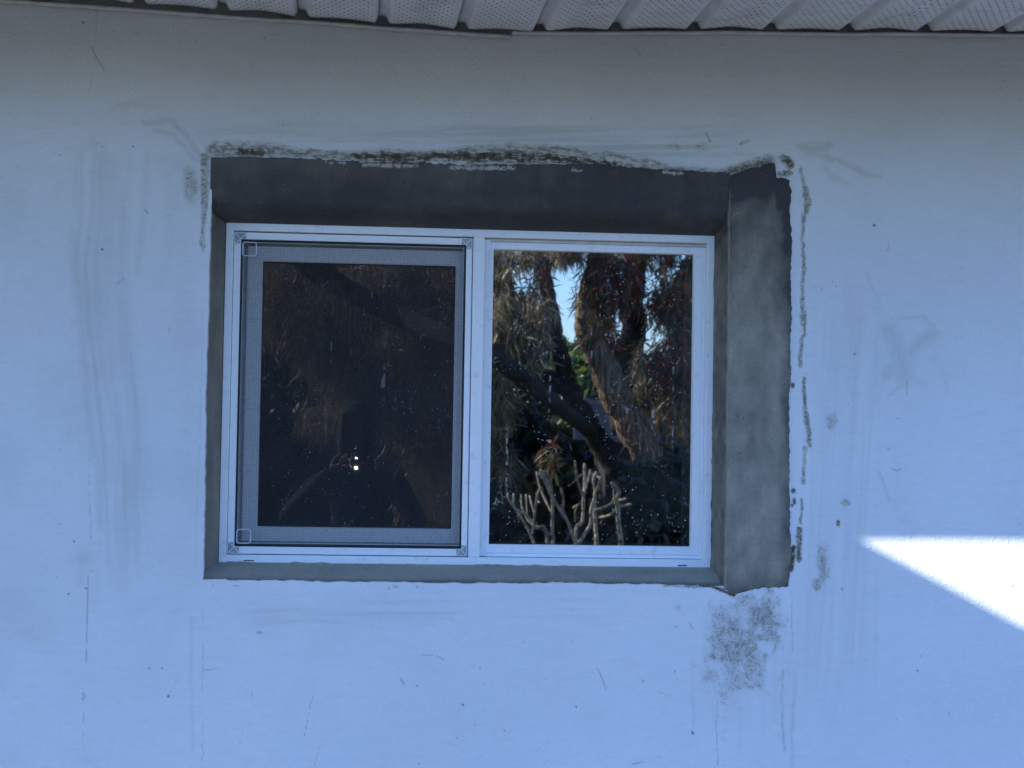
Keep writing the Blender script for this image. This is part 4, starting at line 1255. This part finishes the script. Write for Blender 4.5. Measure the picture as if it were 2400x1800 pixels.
# bare stubby shrub
KS = 6.2
cr = lambda p: (1080 + p[0] / 3.456, 960 + p[1] / 3.456)
stems = [([(745, 1900), (745, 1180), (738, 1000), (742, 840), (740, 700), (690, 560), (650, 490)], 12), ([(742, 840), (690, 740), (640, 620), (615, 510)], 10), ([(740, 700), (735, 600), (700, 500)], 10),
         ([(700, 1500), (700, 1080), (610, 960), (540, 860), (440, 800), (430, 680)], 11), ([(600, 1100), (560, 1000), (500, 890), (390, 730), (380, 680)], 10), ([(580, 1000), (600, 850), (625, 690), (650, 640)], 10), ([(720, 1015), (650, 960), (560, 915), (500, 800), (490, 690)], 9),
         ([(930, 1900), (930, 1180), (920, 1060), (860, 900), (820, 830), (740, 710), (690, 600), (640, 520)], 12), ([(820, 830), (830, 740), (815, 640)], 11),
         ([(940, 1180), (930, 960), (980, 900), (990, 700), (1000, 600), (1000, 440)], 12), ([(990, 700), (950, 600), (925, 420)], 11), ([(990, 700), (1030, 560), (1045, 490)], 10),
         ([(940, 1100), (1000, 1000), (1045, 920), (1050, 800), (1080, 680), (1065, 570), (1090, 510)], 12), ([(1080, 680), (1110, 610), (1125, 545)], 11),
         ([(1095, 1900), (1095, 1180), (1090, 1000), (1075, 800), (1080, 650)], 15), ([(1075, 810), (1150, 790), (1220, 740), (1225, 640)], 10),
         ([(1300, 1900), (1290, 1180), (1290, 1060), (1265, 900), (1255, 780), (1240, 740), (1265, 660), (1200, 590)], 17), ([(1255, 790), (1200, 850), (1110, 870)], 11), ([(1240, 740), (1330, 720)], 11), ([(1270, 790), (1370, 765)], 11),
         ([(960, 760), (905, 790)], 8), ([(920, 900), (925, 820), (950, 760)], 8), ([(540, 860), (535, 740), (530, 690)], 8), ([(600, 850), (575, 760), (560, 700)], 8)]
sb = behind(*cr((950, 1100)), KS); sb = np.array([sb[0], sb[1], 0.0])
frang = thing("bare_shrub", "leafless shrub of pale stubby forked stems mirrored low in the clear pane", "shrub", tuple(sb))
st_mat = simple("pale_stem_bark", (.50, .40, .26), .85, .35, 45, dark=(.15, .12, .075), bump=1.0, bscale=90)
for q, (pts, rr) in enumerate(stems):
    ks = KS + .25 * math.sin(q * 2.3)
    p3 = np.array([behind(*cr(p), KS + (ks - KS) * (i / (len(pts) - 1))) for i, p in enumerate(pts)])
    if pts[0][1] >= 1500:
        p3[0][2] = 0.0
    p3 = smooth_path(p3, 5)
    rad = rr / 3.456 * (4.39 + KS) / FPX
    rads = np.linspace(rad * (1.35 if len(pts) > 4 else 1.0), rad * .92, len(p3))
    rads[-1] *= .7
    MB().tube(p3 - sb, rads, 8, rough=.15, seed=q).build("stem", st_mat, frang, True)
tuft = behind(*cr((735, 380)), KS)
leaves("leaf_tuft", tuft + rg.normal(size=(60, 3)) * [.02, .02, .05] - sb, .09, .02, .8, leaf_mat("rusty_tuft", (.05, .09, .02), (.2, .12, .05), (.36, .12, .06)), frang, 8)

# ------------------------------------------------------------------ photographer
LENS = CAM.copy()
ph = thing("person", "person in dark jacket holding a phone up, dimly mirrored in the screened pane", "person", (float(LENS[0]), float(LENS[1] - .42), 0))
PB = np.array([LENS[0], LENS[1] - .42, 0.0])


def skin_body(name, joints, edges, root, mat, parent, sub=2):
    me = bpy.data.meshes.new(name)
    me.from_pydata([j[0] for j in joints], edges, [])
    o = link(name, me, mat, parent)
    bm_ = bmesh.new(); bm_.from_mesh(me)
    lay = bm_.verts.layers.skin.verify()
    bm_.verts.ensure_lookup_table()
    for i, j in enumerate(joints):
        r_ = j[1] if hasattr(j[1], '__len__') else (j[1], j[1])
        bm_.verts[i][lay].radius = r_
        bm_.verts[i][lay].use_root = (i == root)
    bm_.to_mesh(me); bm_.free()
    sk = o.modifiers.new("skin", 'SKIN'); sk.use_smooth_shade = True; sk.branch_smoothing = .6
    ss = o.modifiers.new("sub", 'SUBSURF'); ss.levels = sub; ss.render_levels = sub
    return o


hl = np.array([LENS[0] - .048, LENS[1] - .018, 1.495]) - PB
hr = np.array([LENS[0] + .118, LENS[1] - .018, 1.490]) - PB
wl = np.array([LENS[0] - .130, LENS[1] - .05, 1.455]) - PB
wr = np.array([LENS[0] + .200, LENS[1] - .05, 1.450]) - PB
J = [((0, 0, .96), (.15, .11)), ((0, 0, 1.12), (.14, .105)), ((0, .0, 1.28), (.16, .11)), ((0, 0, 1.42), (.13, .085)), ((0, .0, 1.49), (.062, .06)), ((0, .015, 1.56), (.055, .055)),
     ((-.17, 0, 1.42), .068), ((-.36, .10, 1.20), .05), (tuple(wl), .033), ((.17, 0, 1.42), .068), ((.34, .10, 1.18), .05), (tuple(wr), .033),
     ((-.09, 0, .88), (.095, .1)), ((-.11, .01, .50), .062), ((-.12, -.02, .09), .042), ((-.13, .13, .035), .035),
     ((.09, 0, .88), (.095, .1)), ((.11, .01, .50), .062), ((.12, -.02, .09), .042), ((.13, .13, .035), .035)]
E_ = [(0, 1), (1, 2), (2, 3), (3, 4), (4, 5), (3, 6), (6, 7), (7, 8), (3, 9), (9, 10), (10, 11), (0, 12), (12, 13), (13, 14), (14, 15), (0, 16), (16, 17), (17, 18), (18, 19)]
m = N("dark_clothes"); c = m.coord()
sz = m.node("ShaderNodeSeparateXYZ"); m.t.links.new(c, sz.inputs[0])
col = m.mix(m.ramp(sz.outputs[2], .93, .95), (.022, .02, .022), (.014, .018, .03))
cloth_mat = m.done(col, .9, .2, m.bump(m.noise(c, 18, 4.0), .6, .01))
skin_mat = simple("skin", (.11, .066, .05), .6, .08, 60, .25)  # darker than real skin, the shade on the face put into the colour
hair_mat = simple("dark_hair", (.03, .02, .015), .6, .4, 90)
skin_body("body", J, E_, 0, cloth_mat, ph)
# head with a face turned to the phone
bmh = bmesh.new()
bmesh.ops.create_uvsphere(bmh, u_segments=40, v_segments=28, radius=1)
for v in bmh.verts:
    x, y, z = v.co
    sx_, sy_, sz_ = .074, .094, .115
    jaw = 1 - .28 * max(0, -z) ** 1.5
    px_, py_, pz_ = x * sx_ * jaw, y * sy_ * (1 - .1 * max(0, -z)), z * sz_
    if y > .3:
        py_ += .026 * math.exp(-((px_ / .014) ** 2 + ((pz_ + .018) / .022) ** 2))
        for e_ in (-1, 1):
            py_ -= .012 * math.exp(-(((px_ - e_ * .031) / .016) ** 2 + ((pz_ - .012) / .012) ** 2))
        py_ += .006 * math.exp(-((px_ / .025) ** 2 + ((pz_ + .058) / .008) ** 2))
        py_ -= .004 * math.exp(-((px_ / .024) ** 2 + ((pz_ + .0575) / .003) ** 2))
        py_ += .008 * math.exp(-((px_ / .02) ** 2 + ((pz_ + .095) / .016) ** 2))
    for e_ in (-1, 1):
        dq = ((py_ + .005) / .014) ** 2 + ((pz_ + .005) / .03) ** 2
        if e_ * x > .6:
            px_ += e_ * .016 * math.exp(-dq)
    v.co = (px_, py_, pz_)
me = bpy.data.meshes.new("head"); bmh.to_mesh(me); bmh.free()
HEAD = (0, .07, 1.66)
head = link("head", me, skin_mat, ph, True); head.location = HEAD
bmh = bmesh.new()
bmesh.ops.create_uvsphere(bmh, u_segments=32, v_segments=22, radius=1)
for v in bmh.verts:
    x, y, z = v.co
    k_ = 1.07 + .03 * vnoise(x * 4 + 9, y * 4 + z * 7, 3, 2)
    fl = 1 + .75 * max(0, -z) ** 1.6
    v.co = (x * .086 * k_ * fl, y * .128 * k_ * (1 + .2 * max(0, -z)) + .008, z * .132 * k_ + .010 - .04 * max(0, -z) ** 2)
bmesh.ops.delete(bmh, geom=[v for v in bmh.verts if (v.co.y > .09 and abs(v.co.x) < .062 and -.2 < v.co.z < .085) or v.co.z < -.175], context='VERTS')
me = bpy.data.meshes.new("hood"); bmh.to_mesh(me); bmh.free()
hair = link("hood", me, cloth_mat, head, True); hair.modifiers.new("thick", 'SOLIDIFY').thickness = .006
# phone (held: a thing of its own)
phone = thing("mobile_phone", "black phone with its lamp lit, held up by the photographer", "phone", tuple(LENS))
pc = np.array([-.012, -.0105, -.045])
MB().box(-.046, .116, pc[1] - .0085, pc[1] - .0005, -.042, .034).build("case", simple("phone_case", (.012, .012, .014), .35), phone, bevel=.003, seg=3)
MB().tube([(.002, -.0108, -.026), (.002, -.0098, -.026)], .0075, 16).build("lamp_ring", simple("lamp_bezel", (.2, .2, .2), .3), phone)
m = N("phone_lamp")
m.b.inputs["Base Color"].default_value = (1, 1, 1, 1)
m.b.inputs["Emission Color"].default_value = (1, .96, .88, 1); m.b.inputs["Emission Strength"].default_value = 700
MB().tube([(.002, -.0098, -.026), (.002, -.009, -.026)], .0052, 16).build("lamp", m.m, phone)


def hand(wrist, grip, side):
    """palm plus five separate bent fingers, one skinned surface"""
    w = np.asarray(wrist); g_ = np.asarray(grip)
    ax = (g_ - w) / np.linalg.norm(g_ - w)
    upv = np.array([0, 0, 1.0]); upv = upv - ax * (upv @ ax); upv /= np.linalg.norm(upv)
    fwd = np.cross(upv, ax) * (1 if side < 0 else -1)
    if fwd[1] < 0:
        fwd = -fwd
    Jn = [(tuple(w), (.026, .022)), (tuple(w + ax * .045), (.03, .018)), (tuple(w + ax * .08), (.032, .015))]
    Ed = [(0, 1), (1, 2)]
    for f_, (o_, ln) in enumerate(((.030, .070), (.010, .078), (-.011, .072), (-.030, .058))):
        p0 = w + ax * .085 + upv * o_
        p1 = p0 + ax * ln * .42 + fwd * .012
        p2 = p1 + ax * ln * .22 + fwd * .022
        p3 = p2 + ax * ln * .02 + fwd * .018
        s0 = len(Jn)
        Jn += [(tuple(p0), .0095), (tuple(p1), .0088), (tuple(p2), .008), (tuple(p3), .007)]
        Ed += [(2, s0), (s0, s0 + 1), (s0 + 1, s0 + 2), (s0 + 2, s0 + 3)]
    t0 = w + ax * .03 + upv * .026; t1 = t0 + ax * .03 + upv * .024 - fwd * .008; t2 = t1 + ax * .032 + upv * .006 - fwd * .006
    s0 = len(Jn)
    Jn += [(tuple(t0), .013), (tuple(t1), .0105), (tuple(t2), .0085)]
    Ed += [(1, s0), (s0, s0 + 1), (s0 + 1, s0 + 2)]
    return Jn, Ed


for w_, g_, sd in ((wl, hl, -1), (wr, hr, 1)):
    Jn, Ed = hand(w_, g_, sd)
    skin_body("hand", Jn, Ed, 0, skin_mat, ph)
